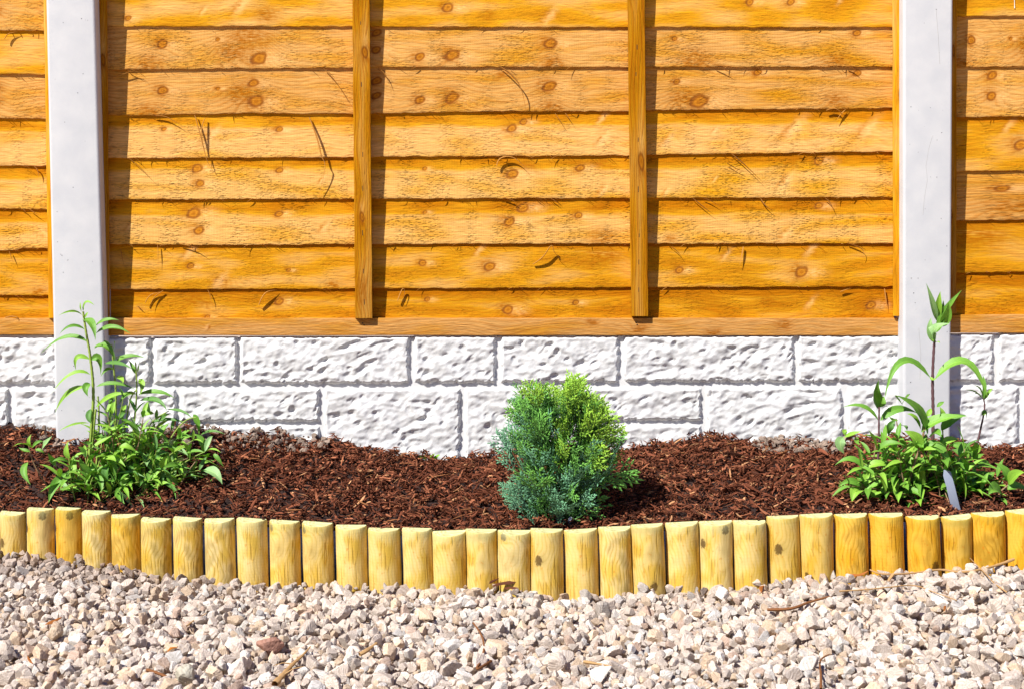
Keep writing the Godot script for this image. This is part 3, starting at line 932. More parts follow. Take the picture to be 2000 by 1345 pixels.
func build_ground():
	# the sheet under everything: compacted crushed stone out to the horizon
	var gm := StandardMaterial3D.new()
	gm.albedo_texture = noise_tex(71, 0.03, 512, Color(0.62, 0.53, 0.45), Color(0.82, 0.74, 0.66), 5)
	gm.uv1_triplanar = true
	gm.uv1_world_triplanar = true
	gm.uv1_scale = Vector3(1.7, 1.7, 1.7)
	gm.roughness = 0.95
	var b := MB.new()
	var p := PackedVector3Array(); var w := PackedVector2Array()
	var zs := []
	var z := 2.2
	for i in 46: zs.append(lerpf(2.2, -0.05, i / 45.0))
	var xs := []
	for i in 81: xs.append(lerpf(-2.2, 2.2, i / 80.0))
	for zz in zs:
		for x in xs:
			var lz := line(x, 1)
			p.append(Vector3(x, gravel_y(x, maxf(zz, lz)) - 0.012 - (0.02 if zz < lz - 0.06 else 0.0), zz)); w.append(Vector2(x, zz))
	b.sheet(p, w, zs.size(), xs.size())
	var far := 60.0
	b.quad(Vector3(-far, -0.02, far), Vector3(far, -0.02, far), Vector3(far, -0.02, 2.2), Vector3(-far, -0.02, 2.2))
	b.quad(Vector3(-far, -0.02, 2.2), Vector3(-2.2, -0.02, 2.2), Vector3(-2.2, -0.02, -far), Vector3(-far, -0.02, -far))
	b.quad(Vector3(2.2, -0.02, 2.2), Vector3(far, -0.02, 2.2), Vector3(far, -0.02, -far), Vector3(2.2, -0.02, -far))
	b.quad(Vector3(-2.2, -0.02, -0.05), Vector3(2.2, -0.02, -0.05), Vector3(2.2, -0.02, -far), Vector3(-2.2, -0.02, -far))
	tag(put("ground", b.mesh(), gm), "pale compacted ground under the gravel", "", "", "structure")

	# the gravel, big stones first
	var r := RandomNumberGenerator.new()
	r.seed = 4242
	var xf := []; var cols := []
	var cell := {}
	var tries := [[0.0165, 0.0205, 260], [0.0130, 0.0165, 1500], [0.0100, 0.0130, 9000], [0.0072, 0.0100, 25000], [0.0042, 0.0072, 38000]]
	for layer in 2:
		cell.clear()
		for ts in tries:
			var want: int = ts[2] / (1 if layer == 1 else 2)
			for i in want:
				var x := r.randf_range(-1.75, 1.75)
				var zz := r.randf_range(0.2, 1.75)
				var lz := line(x, 1)
				if zz < lz + 0.004: continue
				var s := r.randf_range(ts[0], ts[1])
				var cx := int(floor(x / 0.03)); var cz := int(floor(zz / 0.03))
				var ok := true
				for dx in range(-1, 2):
					for dz in range(-1, 2):
						for q in cell.get(Vector2i(cx + dx, cz + dz), []):
							var dd := Vector2(x - q.x, zz - q.y).length()
							if dd < (s + q.z) * 0.58: ok = false; break
						if not ok: break
					if not ok: break
				if not ok: continue
				var key := Vector2i(cx, cz)
				if not cell.has(key): cell[key] = []
				cell[key].append(Vector3(x, zz, s))
				var y := gravel_y(x, zz) - 0.004 + (r.randf_range(-0.012, -0.004) if layer == 0 else r.randf_range(-0.009, 0.009)) + s * 0.25
				var sc := Vector3(r.randf_range(1.0, 1.55), r.randf_range(0.75, 1.1), r.randf_range(0.8, 1.2)) * s
				xf.append(Transform3D(turn(r).scaled_local(sc), Vector3(x, y, zz)))
				var v := r.randf_range(0.63, 0.89)
				var c := Color(v, v * 0.885, v * 0.785)
				var u := r.randf()
				if u < 0.14: c = Color(v * 1.0, v * 0.80, v * 0.60)
				elif u < 0.22: c = Color(v * 0.82, v * 0.725, v * 0.65)
				elif u < 0.34: c = Color(v * 1.1, v * 1.06, v * 1.0)
				elif u < 0.385: c = Color(v * 0.78, v * 0.60, v * 0.49)
				elif u < 0.44: c = Color(v * 0.85, v * 0.83, v * 0.81)
				# dust of the old ground on the stones along the left of the edging
				var dust := sstep(-0.25, -0.9, x) * sstep(0.28, 0.05, zz - lz) * 0.5 + 0.3 * sstep(0.10, 0.02, zz - lz)
				cols.append(c.lerp(Color(0.33, 0.25, 0.21), clampf(dust * r.randf_range(0.5, 1.3), 0.0, 0.75)))
	var rm := mat(Color.WHITE, 0.9, true)
	rm.albedo_texture = noise_tex(91, 0.02, 256, Color(0.80, 0.77, 0.74), Color(1, 1, 1), 5)
	rm.uv1_scale = Vector3(0.7, 0.7, 0.7)
	rm.heightmap_enabled = true
	rm.heightmap_texture = noise_tex(92, 0.03, 256, Color(0.1, 0.1, 0.1), Color(0.9, 0.9, 0.9), 5)
	rm.heightmap_scale = 0.12
	MAT.stone = rm
	var ms := []
	for i in 14: ms.append(rock(100 + i, 3, 9 + i % 5))
	var g := Node3D.new()
	g.name = "gravel"
	add_child(g)
	tag(g, "pale angular limestone gravel spread in front of the log edging", "gravel", "", "stuff")
	scatter("stones", ms, rm, xf, cols, g)

	# the mulch bed: a soil mound and torn bark over it
	var sm := StandardMaterial3D.new()
	sm.albedo_texture = noise_tex(61, 0.05, 256, Color(0.10, 0.05, 0.035), Color(0.22, 0.12, 0.085), 4)
	sm.uv1_triplanar = true
	sm.uv1_world_triplanar = true
	sm.uv1_scale = Vector3(6, 6, 6)
	sm.roughness = 0.95
	b = MB.new()
	p = PackedVector3Array(); w = PackedVector2Array()
	var rows := 36
	var ncol := 220
	for j in rows:
		for i in ncol:
			var x := lerpf(-1.75, 1.75, float(i) / (ncol - 1))
			var zl := line(x, 1) - 0.004
			var zz := lerpf(zl, 0.0, float(j) / (rows - 1))
			p.append(Vector3(x, mulch_y(x, zz) - 0.008, zz)); w.append(Vector2(x, zz))
	b.sheet(p, w, rows, ncol)
	tag(put("soil_bed", b.mesh(), sm), "dark soil of the planting bed under the bark", "", "", "structure")
	xf = []; cols = []
	r.seed = 515
	var mound := noise(77, 1.0, 2)
	for i in 59000:
		var x := r.randf_range(-1.72, 1.72)
		var zl := line(x, 1) - 0.012
		var zz := lerpf(zl, 0.032, r.randf())
		if r.randf() > (zl - 0.03) / 0.52: continue
		var l := exp(r.randfn(-4.25, 0.45))                   # about 10 mm long
		l = clampf(l, 0.005, 0.042)
		var tuft := maxf(0.0, mound.get_noise_2d(x * 22.0, zz * 22.0)) * 0.020
		var y := mulch_y(x, zz) + r.randf_range(-0.009, 0.004) + tuft
		var tilt := Basis.from_euler(Vector3(r.randf_range(-1.1, 1.1), r.randf() * TAU, r.randfn() * 0.55))
		var thick := r.randf_range(0.8, 1.7) * clampf(0.013 / l, 0.5, 2.0)
		xf.append(Transform3D(tilt.scaled_local(Vector3(l, l * thick, l * thick)), Vector3(x, y, zz)))
		var v := r.randf_range(0.45, 1.4)
		var c := Color(0.165 * v, 0.054 * v, 0.028 * v)
		var u := r.randf()
		if u < 0.16: c = Color(0.32 * v, 0.120 * v, 0.060 * v)
		elif u < 0.20: c = Color(0.48 * v, 0.25 * v, 0.12 * v)
		elif u < 0.38: c = Color(0.075 * v, 0.028 * v, 0.017 * v)
		cols.append(c)
	# longer pale slivers lying on top
	for i in 130:
		var x := r.randf_range(-1.45, 1.45)
		var zl := line(x, 1) - 0.03
		var zz := lerpf(zl, 0.05, r.randf())
		var l := r.randf_range(0.020, 0.046)
		var tilt := Basis.from_euler(Vector3(r.randf_range(-0.5, 0.5), r.randf() * TAU, r.randfn() * 0.25))
		xf.append(Transform3D(tilt.scaled_local(Vector3(l, l * 0.28, l * r.randf_range(0.3, 0.7))), Vector3(x, mulch_y(x, zz) + 0.008, zz)))
		var v := r.randf_range(0.6, 1.2)
		cols.append(Color(0.30 * v, 0.13 * v, 0.052 * v))
	var bm := mat(Color.WHITE, 0.85, true)
	var sh := []
	for i in 12: sh.append(shred(300 + i))
	var mu := Node3D.new()
	mu.name = "bark_mulch"
	add_child(mu)
	tag(mu, "dark red-brown shredded bark mulch filling the bed", "mulch", "", "stuff")
	scatter("bark_shreds", sh, bm, xf, cols, mu)

	# crumbs of grey mortar and soil along the foot of the wall
	xf = []; cols = []
	for q in [[400, 640, 848, 886, 300, 0.12], [1470, 1650, 872, 905, 420, 0.13], [60, 130, 845, 870, 60, 0.1], [1560, 1680, 898, 930, 60, 0.1], [300, 430, 842, 870, 90, 0.10]]:
		for i in q[4]:
			var zz: float = 0.03 + q[5] * pow(r.randf(), 1.3)
			var px := r.randf_range(q[0], q[1])
			var x := at(px, 870, zz).x
			var s := clampf(exp(r.randfn(-5.7, 0.55)), 0.0018, 0.010)
			xf.append(Transform3D(turn(r).scaled_local(Vector3(s, s * 0.85, s)), Vector3(x, mulch_y(x, zz) + s * 0.3 + 0.006, zz)))
			var v := r.randf_range(0.75, 1.2)
			cols.append(Color(0.42 * v, 0.33 * v, 0.27 * v))
	var cr := Node3D.new()
	cr.name = "mortar_crumbs"
	add_child(cr)
	tag(cr, "grey-tan crumbs of soil and mortar along the wall's foot", "crumbs", "", "stuff")
	scatter("crumbs", ms.slice(0, 5), rm, xf, cols, cr)

# ---------- the log edging ----------
func build_edging():
	var mats := []
	for q in [
		[[], 0.1, 1.0], [[[30, 60, 9]], 0.25, 0.6], [[[62, 12, 9], [18, 38, 8]], 0.2, 0.4], [[], 0.6, 0.5], [[[22, 120, 5], [70, 135, 9]], 0.55, 0.4],
		[[[24, 12, 7]], 0.3, 0.9], [[[55, 88, 9]], 0.35, 0.6], [[[20, 110, 5], [62, 128, 4]], 0.15, 0.7], [[], 0.2, 1.0], [[[50, 112, 8]], 0.3, 0.3]]:
		mats.append(log_wood(128, 220, q[0], q[1], q[2], 600 + mats.size() * 7))
	var top := mat(lin(0.72, 0.76, 0.50), 0.85)
	top.albedo_texture = noise_tex(44, 0.06, 128, Color(0.75, 0.70, 0.55), Color(1, 1, 0.95), 4)
	var pick := [3, 0, 8, 2, 5, 9, 1, 2, 1, 2, 2, 3, 4, 3, 3, 4, 0, 5, 5, 0, 0, 8, 8, 9, 5, 1, 0, 3, 9, 8, 2, 8, 1, 7, 3, 0, 6, 9, 4, 7, 1, 3, 8, 0, 5, 2, 6, 3]
	var base := Vector3(0, 0.0, 0.5)
	var o := thing("log_edging", "border of upright half-round yellow logs between the gravel and mulch", "log edging", base)
	var r := RandomNumberGenerator.new()
	r.seed = 99
	for i in LOGS.size():
		var l: Array = LOGS[i]
		var cx: float = (l[0] + l[1]) * 0.5
		var z := lut(LOG_Z, cx) - 0.006 + r.randf_range(-0.005, 0.005)
		var rad := sz(l[1] - l[0], z) * 0.5 * 1.01
		var tp := at(cx, l[2] + 2.0, z)
		var dz := (lut(LOG_Z, cx + 40) - lut(LOG_Z, cx - 40)) / sz(80, z)
		var yaw := -atan(dz) * 0.8 + r.randf_range(-0.10, 0.10)
		var lean := (0.030 if cx > 1150 else 0.012 if cx > 700 else 0.004) + r.randf_range(-0.012, 0.012)
		var nod := r.randf_range(-0.03, 0.03)
		var cut := r.randf_range(-0.05, 0.05)
		var cutz := r.randf_range(-0.40, -0.16)
		var nz := noise(3000 + i, 1.0, 2)
		var b := MB.new()
		var p := PackedVector3Array(); var w := PackedVector2Array()
		var ys := [-0.20, -0.15, -0.11, -0.08, -0.05, -0.025, -0.008, -0.0018, 0.0]
		var n := 20
		for k in ys.size():
			for j in n + 1:
				var a := PI * j / n
				var rr := rad * (1.0 + 0.035 * nz.get_noise_2d(a * 1.6, ys[k] * 9.0) + 0.012 * nz.get_noise_2d(a * 7.0, ys[k] * 60.0))
				if k == ys.size() - 1: rr -= 0.0013
				var q := Vector3(-cos(a) * rr, ys[k], sin(a) * rr * 0.96)
				if k >= 6: q.y += cut * q.x + cutz * q.z * 0.5 + 0.0006 * nz.get_noise_1d(a * 20.0)
				p.append(q)
				w.append(Vector2(j / float(n), clampf(-ys[k] / 0.175, 0.0, 1.0)))
		b.sheet(p, w, ys.size(), n + 1)
		for k in ys.size() - 1:                              # the flat back
			b.quad(p[k * (n + 1) + n], p[k * (n + 1)], p[(k + 1) * (n + 1)], p[(k + 1) * (n + 1) + n])
		var m := b.mesh()
		var t := MB.new()
		var k0 := (ys.size() - 1) * (n + 1)
		var mid := (p[k0] + p[k0 + n]) * 0.5
		for j in n:
			t.tri(mid, p[k0 + j], p[k0 + j + 1], Color.WHITE, Vector2(0.5, 0), Vector2(p[k0 + j].x, p[k0 + j].z) * 12.0, Vector2(p[k0 + j + 1].x, p[k0 + j + 1].z) * 12.0)
		var wood: StandardMaterial3D = mats[pick[i]].duplicate()
		var gold := sstep(1450, 1750, cx) * 0.9 + r.randf_range(0.0, 0.25)
		if i in [10, 12]: gold += 0.55
		var tone := r.randf_range(0.97, 1.0)
		wood.albedo_color = (Color(1, 1, 0.98).lerp(Color(0.97, 0.85, 0.46), clampf(gold, 0, 1)) * tone).lerp(Color(0.80, 0.80, 0.66), 0.30 * pow(r.randf(), 2.0))
		wood.uv1_offset = Vector3(0.0, r.randf_range(0.0, 0.05), 0.0)
		var o2 := put("log", m, wood, o, tp - base)
		o2.rotation = Vector3(nod, yaw, lean)
		put("sawn_top", t.mesh(), top, o2)

# ---------- plants ----------
func leaf_mats():
	var w := 64; var h := 160
	var rgb := PackedByteArray(); var hh := PackedByteArray()
	rgb.resize(w * h * 3); hh.resize(w * h)
	var n1 := noise(12, 1.0, 2)
	for i in w:
		for j in h:
			var s := absf((i + 0.5) / w * 2.0 - 1.0)
			var t := (j + 0.5) / h
			var rib := exp(-pow(s / 0.07, 2))
			var v := (t * 13.0 - s * 2.6)
			var f := absf(v - floorf(v) - 0.5)
			var vein := exp(-pow((0.5 - f) / 0.10, 2)) * (1.0 - 0.6 * s)
			var k := 1.0 + 0.14 * n1.get_noise_2d(i * 0.09, j * 0.09)
			var col := Vector3(0.62, 0.72, 0.60) * k
			col = col.lerp(Vector3(0.95, 1.0, 0.75), clampf(0.75 * rib + 0.28 * vein, 0, 1))
			var a := (j * w + i) * 3
			rgb[a] = int(255 * pow(clampf(col.x, 0, 1), 0.4545)); rgb[a + 1] = int(255 * pow(clampf(col.y, 0, 1), 0.4545)); rgb[a + 2] = int(255 * pow(clampf(col.z, 0, 1), 0.4545))
			hh[j * w + i] = int(clampf(150 - 70 * rib - 45 * vein + 20 * n1.get_noise_2d(i * 0.2, j * 0.2), 0, 255))
	var tex := img_tex(w, h, rgb)
	var ht := grey_tex(w, h, hh)
	var made := []
	for c in [[0.165, 0.335, 0.050], [0.125, 0.275, 0.040], [0.225, 0.400, 0.055], [0.085, 0.205, 0.045], [0.235, 0.38, 0.19]]:
		var m := StandardMaterial3D.new()
		m.albedo_color = lin(c[0] * 1.75, c[1] * 1.62, c[2] * 1.45)
		m.albedo_texture = tex
		m.roughness = 0.55
		m.heightmap_enabled = true
		m.heightmap_texture = ht
		m.heightmap_scale = 0.06
		m.backlight_enabled = true
		m.backlight = Color(0.42, 0.55, 0.10)
		made.append(m)
	MAT.leaf = made
	MAT.green_stem = mat(lin(0.24, 0.34, 0.055), 0.6)
	MAT.purple_stem = mat(lin(0.105, 0.050, 0.055), 0.6)
	MAT.tan_stem = mat(lin(0.24, 0.16, 0.085), 0.7)

# a lance-shaped leaf along a curve; n is roughly the way its upper face looks
func leaf(a: Vector3, m: Vector3, e: Vector3, wide: float, n: Vector3, base: Vector3, fold := 0.22, curl := 0.0, into: MB = null) -> ArrayMesh:
	var rows := 11
	var p := PackedVector3Array(); var w := PackedVector2Array()
	for i in rows:
		var t := float(i) / (rows - 1)
		var c := bez(a, m, e, t)
		var tg := (bez(a, m, e, minf(t + 0.05, 1.0)) - bez(a, m, e, maxf(t - 0.05, 0.0))).normalized()
		var s := tg.cross(n).normalized()
		var up := s.cross(tg).normalized()
		var prof := pow(sin(PI * pow(clampf(t, 0.001, 0.999), 0.70)), 1.12) * (1.0 - 0.12 * t) * 1.06
		if t < 0.08: prof = maxf(prof, 0.08)
		for k in 5:
			var u := (k - 2) * 0.5
			var wv := 0.03 * sin(t * 23.0 + k) * absf(u)
			p.append(c + s * (u * wide * 0.5 * prof) + up * wide * prof * (fold * absf(u) + curl * u + wv))
			w.append(Vector2(0.02 + 0.96 * k / 4.0, 0.02 + 0.96 * t))
	var b := into if into else MB.new()
	b.off = base
	b.sheet(p, w, rows, 5)
	return null if into else b.mesh()

func stem(pts: Array, r0: float, r1: float, base: Vector3) -> ArrayMesh:
	var c := Curve3D.new()
	for q in pts: c.add_point(q)
	for i in range(1, pts.size() - 1):
		var t: Vector3 = (pts[i + 1] - pts[i - 1]) * 0.2
		c.set_point_in(i, -t); c.set_point_out(i, t)
	var path := c.tessellate_even_length(4, 0.006)
	var rad := PackedFloat32Array()
	for i in path.size(): rad.append(lerpf(r0, r1, float(i) / (path.size() - 1)) * (1.0 + 0.12 * sin(i * 2.3)))
	var b := MB.new()
	b.off = base
	b.tube(path, rad, 7)
	return b.mesh()

# Leaves traced one by one: [base x, y, middle x, y, tip x, y, width] in enlarged photo units (f per photo unit, from ox, oy)
func traced(o: Node3D, rows: Array, ox: float, oy: float, f: float, z: float, base: Vector3, r: RandomNumberGenerator, tones: Array):
	for q in rows:
		var zt := z + r.randf_range(-0.015, 0.045)
		var zm := (z + zt) * 0.5 + 0.006
		var a := at(ox + q[0] / f, oy + q[1] / f, z)
		var m := at(ox + q[2] / f, oy + q[3] / f, zm)
		var e := at(ox + q[4] / f, oy + q[5] / f, zt)
		m = m * 1.5 - (a + e) * 0.25                       # the curve passes near the middle point
		var n := Vector3(r.randf_range(-0.35, 0.25), 0.85, 0.75 + r.randf_range(-0.2, 0.3))
		var tg := (e - a).normalized()
		if absf(tg.y) > 0.8: n = Vector3(r.randf_range(-0.5, 0.2), 0.3, 1.0)
		var k: int = tones[r.randi() % tones.size()] if q.size() < 8 else int(q[7])
		put("leaf", leaf(a, m, e, sz(q[6] / f, z) * 1.14, n, base, r.randf_range(0.12, 0.32), r.randf_range(-0.12, 0.12)), MAT.leaf[k], o)

# A leafy side shoot grown from a to e with pairs of leaves
func shoot(o: Node3D, a: Vector3, e: Vector3, pairs: int, ll: float, lw: float, base: Vector3, r: RandomNumberGenerator, sm: Material, tones: Array, thick := 0.0016, into: MB = null):
	var m := (a + e) * 0.5 + Vector3(r.randf_range(-0.01, 0.01), 0.012, r.randf_range(-0.008, 0.012))
	put("stem", stem([a, bez(a, m * 2.0 - (a + e) * 0.5, e, 0.35), bez(a, m * 2.0 - (a + e) * 0.5, e, 0.7), e], thick, thick * 0.6, base), sm, o)
	var ang := r.randf() * TAU
	for i in pairs + 1:
		var t := lerpf(0.30, 1.0, float(i) / pairs)
		var c := bez(a, m * 2.0 - (a + e) * 0.5, e, t)
		var tg := (e - a).normalized()
		var s := tg.cross(Vector3(0.2, 0.1, 1)).normalized()
		var u := s.cross(tg)
		ang += PI * 0.5 + r.randf_range(-0.3, 0.3)
		for k in 2:
			var d := s * cos(ang + PI * k) + u * sin(ang + PI * k)
			var out := (d * 0.85 + tg * (0.45 if i < pairs else 1.0) + Vector3(0, 0.1, 0.05)).normalized()
			var l := ll * r.randf_range(0.7, 1.15) * (0.75 if i == pairs else 1.0)
			var mid := c + out * l * 0.5 + Vector3(0, l * 0.10, 0)
			var end := c + out * l * 0.95 - Vector3(0, l * r.randf_range(0.05, 0.35), 0)
			var floor_y := mulch_y(end.x, end.z) + 0.004
			if end.y < floor_y: end.y = floor_y
			var n := (Vector3(0, 1, 0.25) - out * out.y * 0.5 + tg * 0.3).normalized()
			var lm := leaf(c, mid, end, lw * r.randf_range(0.8, 1.15) * (0.7 if i == pairs else 1.0), n, base, r.randf_range(0.1, 0.3), r.randf_range(-0.15, 0.15), into)
			if lm: put("leaf", lm, MAT.leaf[tones[r.randi() % tones.size()]], o)

# more shoots of the same kind, whose leaves overlap too much to be told apart
func crowd(o: Node3D, P: Callable, roots: Array, tips: Array, count: int, z: float, ll: float, lw: float, base: Vector3, r: RandomNumberGenerator, sm: Material, tones: Array):
	var bs := []
	for k in tones: bs.append(MB.new())
	for i in count:
		var a: Vector3 = P.call(r.randf_range(roots[0], roots[1]), roots[2], z + r.randf_range(-0.04, 0.05))
		a.y = minf(a.y, mulch_y(a.x, a.z))
		var t: Array = tips[i % tips.size()]
		var e: Vector3 = P.call(t[0] + r.randf_range(-45, 45), t[1] + r.randf_range(-40, 40), z + r.randf_range(-0.07, 0.06))
		shoot(o, a, e, 3, ll * r.randf_range(0.7, 1.0), lw * r.randf_range(0.75, 1.0), base, r, sm, [0], 0.0013, bs[i % bs.size()])
	for k in tones.size(): put("crowded_leaves", bs[k].mesh(), MAT.leaf[tones[k]], o).set_meta("kind", "stuff")

func build_left_plant():
	var r := RandomNumberGenerator.new()
	r.seed = 21
	var z := 0.255
	var f := 2.402
	var base := at(168, 985, z)
	base.y = mulch_y(base.x, z)
	var o := thing("leafy_plant", "tall bright green plant with long drooping leaves in front of the left post", "plant", base)
	var P := func(x, y, zz) -> Vector3: return at(x / f, 540 + y / f, zz)
	var S := func(pts: Array, z0: float, z1: float, r0: float, r1: float, m: Material):
		var q := []
		for i in pts.size(): q.append(P.call(pts[i][0], pts[i][1], lerpf(z0, z1, float(i) / (pts.size() - 1))))
		put("stem", stem(q, r0, r1, base), m, o)
	S.call([[402, 1070], [410, 940], [428, 700], [436, 540], [422, 380], [402, 260], [388, 165]], z, z, 0.0042, 0.0022, MAT.green_stem)
	S.call([[425, 1060], [432, 800], [448, 620]], z - 0.01, z - 0.012, 0.0030, 0.0022, MAT.green_stem)
	S.call([[450, 900], [462, 700], [458, 560]], z - 0.04, z - 0.05, 0.0026, 0.0018, MAT.green_stem)
	S.call([[505, 1080], [535, 780], [542, 560], [532, 430], [522, 320]], z - 0.03, z - 0.03, 0.0028, 0.0016, MAT.green_stem)
	S.call([[560, 900], [610, 800], [632, 640], [640, 520], [634, 400]], z - 0.02, z - 0.01, 0.0026, 0.0014, MAT.green_stem)
	S.call([[570, 820], [590, 680], [612, 570], [640, 530]], z - 0.05, z - 0.05, 0.0022, 0.0014, MAT.green_stem)
	S.call([[640, 1000], [690, 800], [705, 690], [790, 630]], z, z - 0.01, 0.0022, 0.0012, MAT.green_stem)
	S.call([[700, 1000], [760, 830], [850, 690], [920, 660]], z + 0.01, z + 0.01, 0.0020, 0.0012, MAT.green_stem)
	S.call([[240, 1010], [180, 920], [140, 830], [136, 770]], z + 0.02, z + 0.03, 0.0016, 0.0010, MAT.tan_stem)
	S.call([[360, 1080], [335, 980], [322, 850]], z + 0.03, z + 0.04, 0.0018, 0.0012, MAT.green_stem)
	S.call([[800, 1060], [870, 930], [930, 850]], z + 0.03, z + 0.03, 0.0018, 0.0012, MAT.tan_stem)
	# the tall stem's leaves
	traced(o, [
		[385, 182, 335, 160, 270, 185, 14, 2], [395, 248, 330, 226, 276, 272, 17, 1], [408, 306, 305, 272, 188, 362, 27, 1], [384, 205, 432, 210, 446, 300, 36, 1],
		[446, 232, 500, 198, 558, 206, 19, 1], [450, 266, 530, 228, 612, 270, 23, 1], [388, 162, 402, 112, 442, 137, 17, 2], [380, 165, 376, 140, 374, 118, 10, 2], [395, 195, 405, 175, 412, 168, 10, 2],
		[420, 388, 352, 368, 355, 440, 22, 2], [425, 392, 472, 372, 470, 462, 32, 1], [420, 458, 335, 440, 238, 548, 21, 2], [402, 516, 312, 538, 256, 638, 23, 2],
		[420, 500, 396, 520, 412, 562, 30, 1], [450, 515, 540, 492, 640, 532, 19, 1], [448, 612, 530, 548, 605, 552, 23, 2], [416, 686, 340, 688, 268, 728, 13, 2],
		[440, 338, 502, 315, 542, 402, 36, 1], [540, 402, 600, 364, 682, 382, 21, 1], [488, 408, 560, 402, 622, 436, 18, 3], [425, 620, 412, 660, 430, 690, 24, 3], [440, 330, 470, 318, 480, 322, 16, 1]],
		0, 540, f, z, base, r, [1, 2])
	# the shorter stems behind it
	traced(o, [
		[525, 345, 500, 310, 482, 300, 14, 2], [525, 350, 540, 320, 532, 300, 12, 2], [530, 390, 560, 370, 585, 380, 14, 1], [635, 455, 622, 420, 600, 390, 16, 1], [645, 450, 650, 415, 658, 382, 12, 2], [650, 480, 672, 505, 652, 556, 24, 2],
		[640, 552, 590, 545, 556, 600, 22, 1], [648, 552, 740, 532, 820, 570, 24, 1], [655, 580, 742, 572, 782, 630, 24, 3], [540, 440, 500, 430, 470, 470, 18, 1], [545, 470, 575, 480, 575, 500, 20, 2],
		[540, 560, 510, 590, 540, 640, 18, 1], [590, 600, 570, 640, 575, 690, 20, 2], [705, 640, 690, 600, 705, 588, 22, 3], [720, 640, 690, 640, 655, 660, 22, 2], [700, 690, 790, 662, 885, 692, 18, 3], [782, 622, 860, 630, 900, 665, 15, 3],
		[905, 645, 930, 680, 932, 745, 28, 1], [920, 740, 962, 790, 945, 835, 28, 1], [938, 745, 990, 718, 1055, 738, 17, 3], [640, 800, 690, 760, 690, 690, 22, 2], [820, 770, 850, 745, 900, 750, 26, 1], [800, 640, 760, 660, 740, 690, 20, 3]],
		0, 540, f, z - 0.025, base, r, [1, 3])
	# low leaves in front
	traced(o, [
		[150, 802, 102, 778, 58, 797, 18, 2], [140, 792, 130, 765, 146, 738, 16, 2], [150, 800, 176, 772, 205, 772, 14, 1], [195, 808, 215, 778, 242, 746, 30, 4], [130, 870, 106, 915, 142, 976, 32, 1], [160, 812, 188, 812, 208, 832, 16, 1], [140, 820, 110, 815, 85, 800, 18, 1],
		[325, 855, 308, 815, 320, 768, 28, 2], [265, 895, 240, 858, 222, 826, 28, 1], [310, 920, 252, 985, 225, 1062, 38, 1], [340, 850, 370, 830, 400, 826, 20, 2], [320, 870, 280, 850, 240, 870, 20, 1], [440, 930, 475, 958, 472, 1014, 28, 1], [560, 998, 556, 1030, 584, 1066, 32, 1], [480, 852, 540, 846, 588, 892, 28, 2],
		[790, 928, 806, 955, 848, 986, 34, 1], [955, 908, 1010, 915, 1042, 974, 44, 4], [690, 962, 712, 920, 756, 912, 32, 1], [648, 1084, 600, 1050, 548, 995, 24, 4], [500, 720, 540, 715, 560, 690, 22, 2], [430, 775, 400, 790, 380, 770, 24, 1], [430, 800, 480, 770, 530, 740, 24, 2],
		[560, 800, 600, 790, 645, 830, 30, 2], [510, 880, 490, 930, 520, 980, 34, 3], [760, 900, 770, 860, 790, 835, 28, 2], [850, 880, 800, 880, 760, 900, 24, 1], [870, 830, 920, 815, 960, 825, 22, 1], [720, 1000, 760, 970, 790, 965, 30, 2], [640, 1060, 680, 1020, 720, 1020, 34, 2], [1000, 830, 1020, 850, 1050, 895, 18, 1]],
		0, 540, f, z + 0.035, base, r, [1, 2, 3])
	# side shoots that fill the skirt of the plant
	for q in [[430, 1060, 480, 720, 3], [470, 1070, 600, 840, 3], [500, 1080, 700, 860, 3], [540, 1080, 790, 900, 3], [600, 1080, 880, 850, 3], [620, 1085, 830, 1000, 3], [420, 1075, 330, 900, 2], [560, 1070, 560, 850, 3], [640, 1060, 740, 760, 3], [700, 1060, 960, 820, 3], [460, 1080, 400, 850, 3], [520, 1060, 640, 740, 3], [760, 1070, 860, 960, 2], [600, 1070, 680, 980, 2], [500, 1085, 470, 960, 2], [680, 1050, 840, 760, 3], [440, 1085, 400, 960, 2], [660, 1080, 900, 930, 3], [520, 1090, 620, 930, 3], [730, 1080, 950, 880, 2], [400, 1085, 280, 940, 2], [700, 1085, 900, 1000, 2], [600, 1060, 700, 760, 3], [480, 1085, 560, 990, 2], [540, 820, 500, 640, 2], [610, 800, 670, 660, 2], [690, 860, 730, 720, 2], [760, 860, 850, 770, 2], [450, 860, 510, 700, 2]]:
		var z1 := z + r.randf_range(-0.05, 0.06)
		var a: Vector3 = P.call(q[0], q[1], z + r.randf_range(-0.03, 0.03))
		a.y = minf(a.y, mulch_y(a.x, a.z))
		shoot(o, a, P.call(q[2], q[3], z1), q[4], sz(160.0 / f, z), sz(31.0 / f, z), base, r, MAT.green_stem if r.randf() < 0.6 else MAT.tan_stem, [1, 2, 2, 2, 0, 4])

	crowd(o, P, [400, 700, 1080], [[420, 900], [380, 980], [470, 800], [560, 760], [640, 720], [700, 800], [780, 760], [860, 800], [900, 900], [820, 960], [700, 940], [600, 900], [520, 940], [560, 620], [620, 600], [500, 680], [700, 660], [300, 960]], 34, z, sz(140.0 / f, z), sz(29.0 / f, z), base, r, MAT.green_stem, [1, 2, 3])

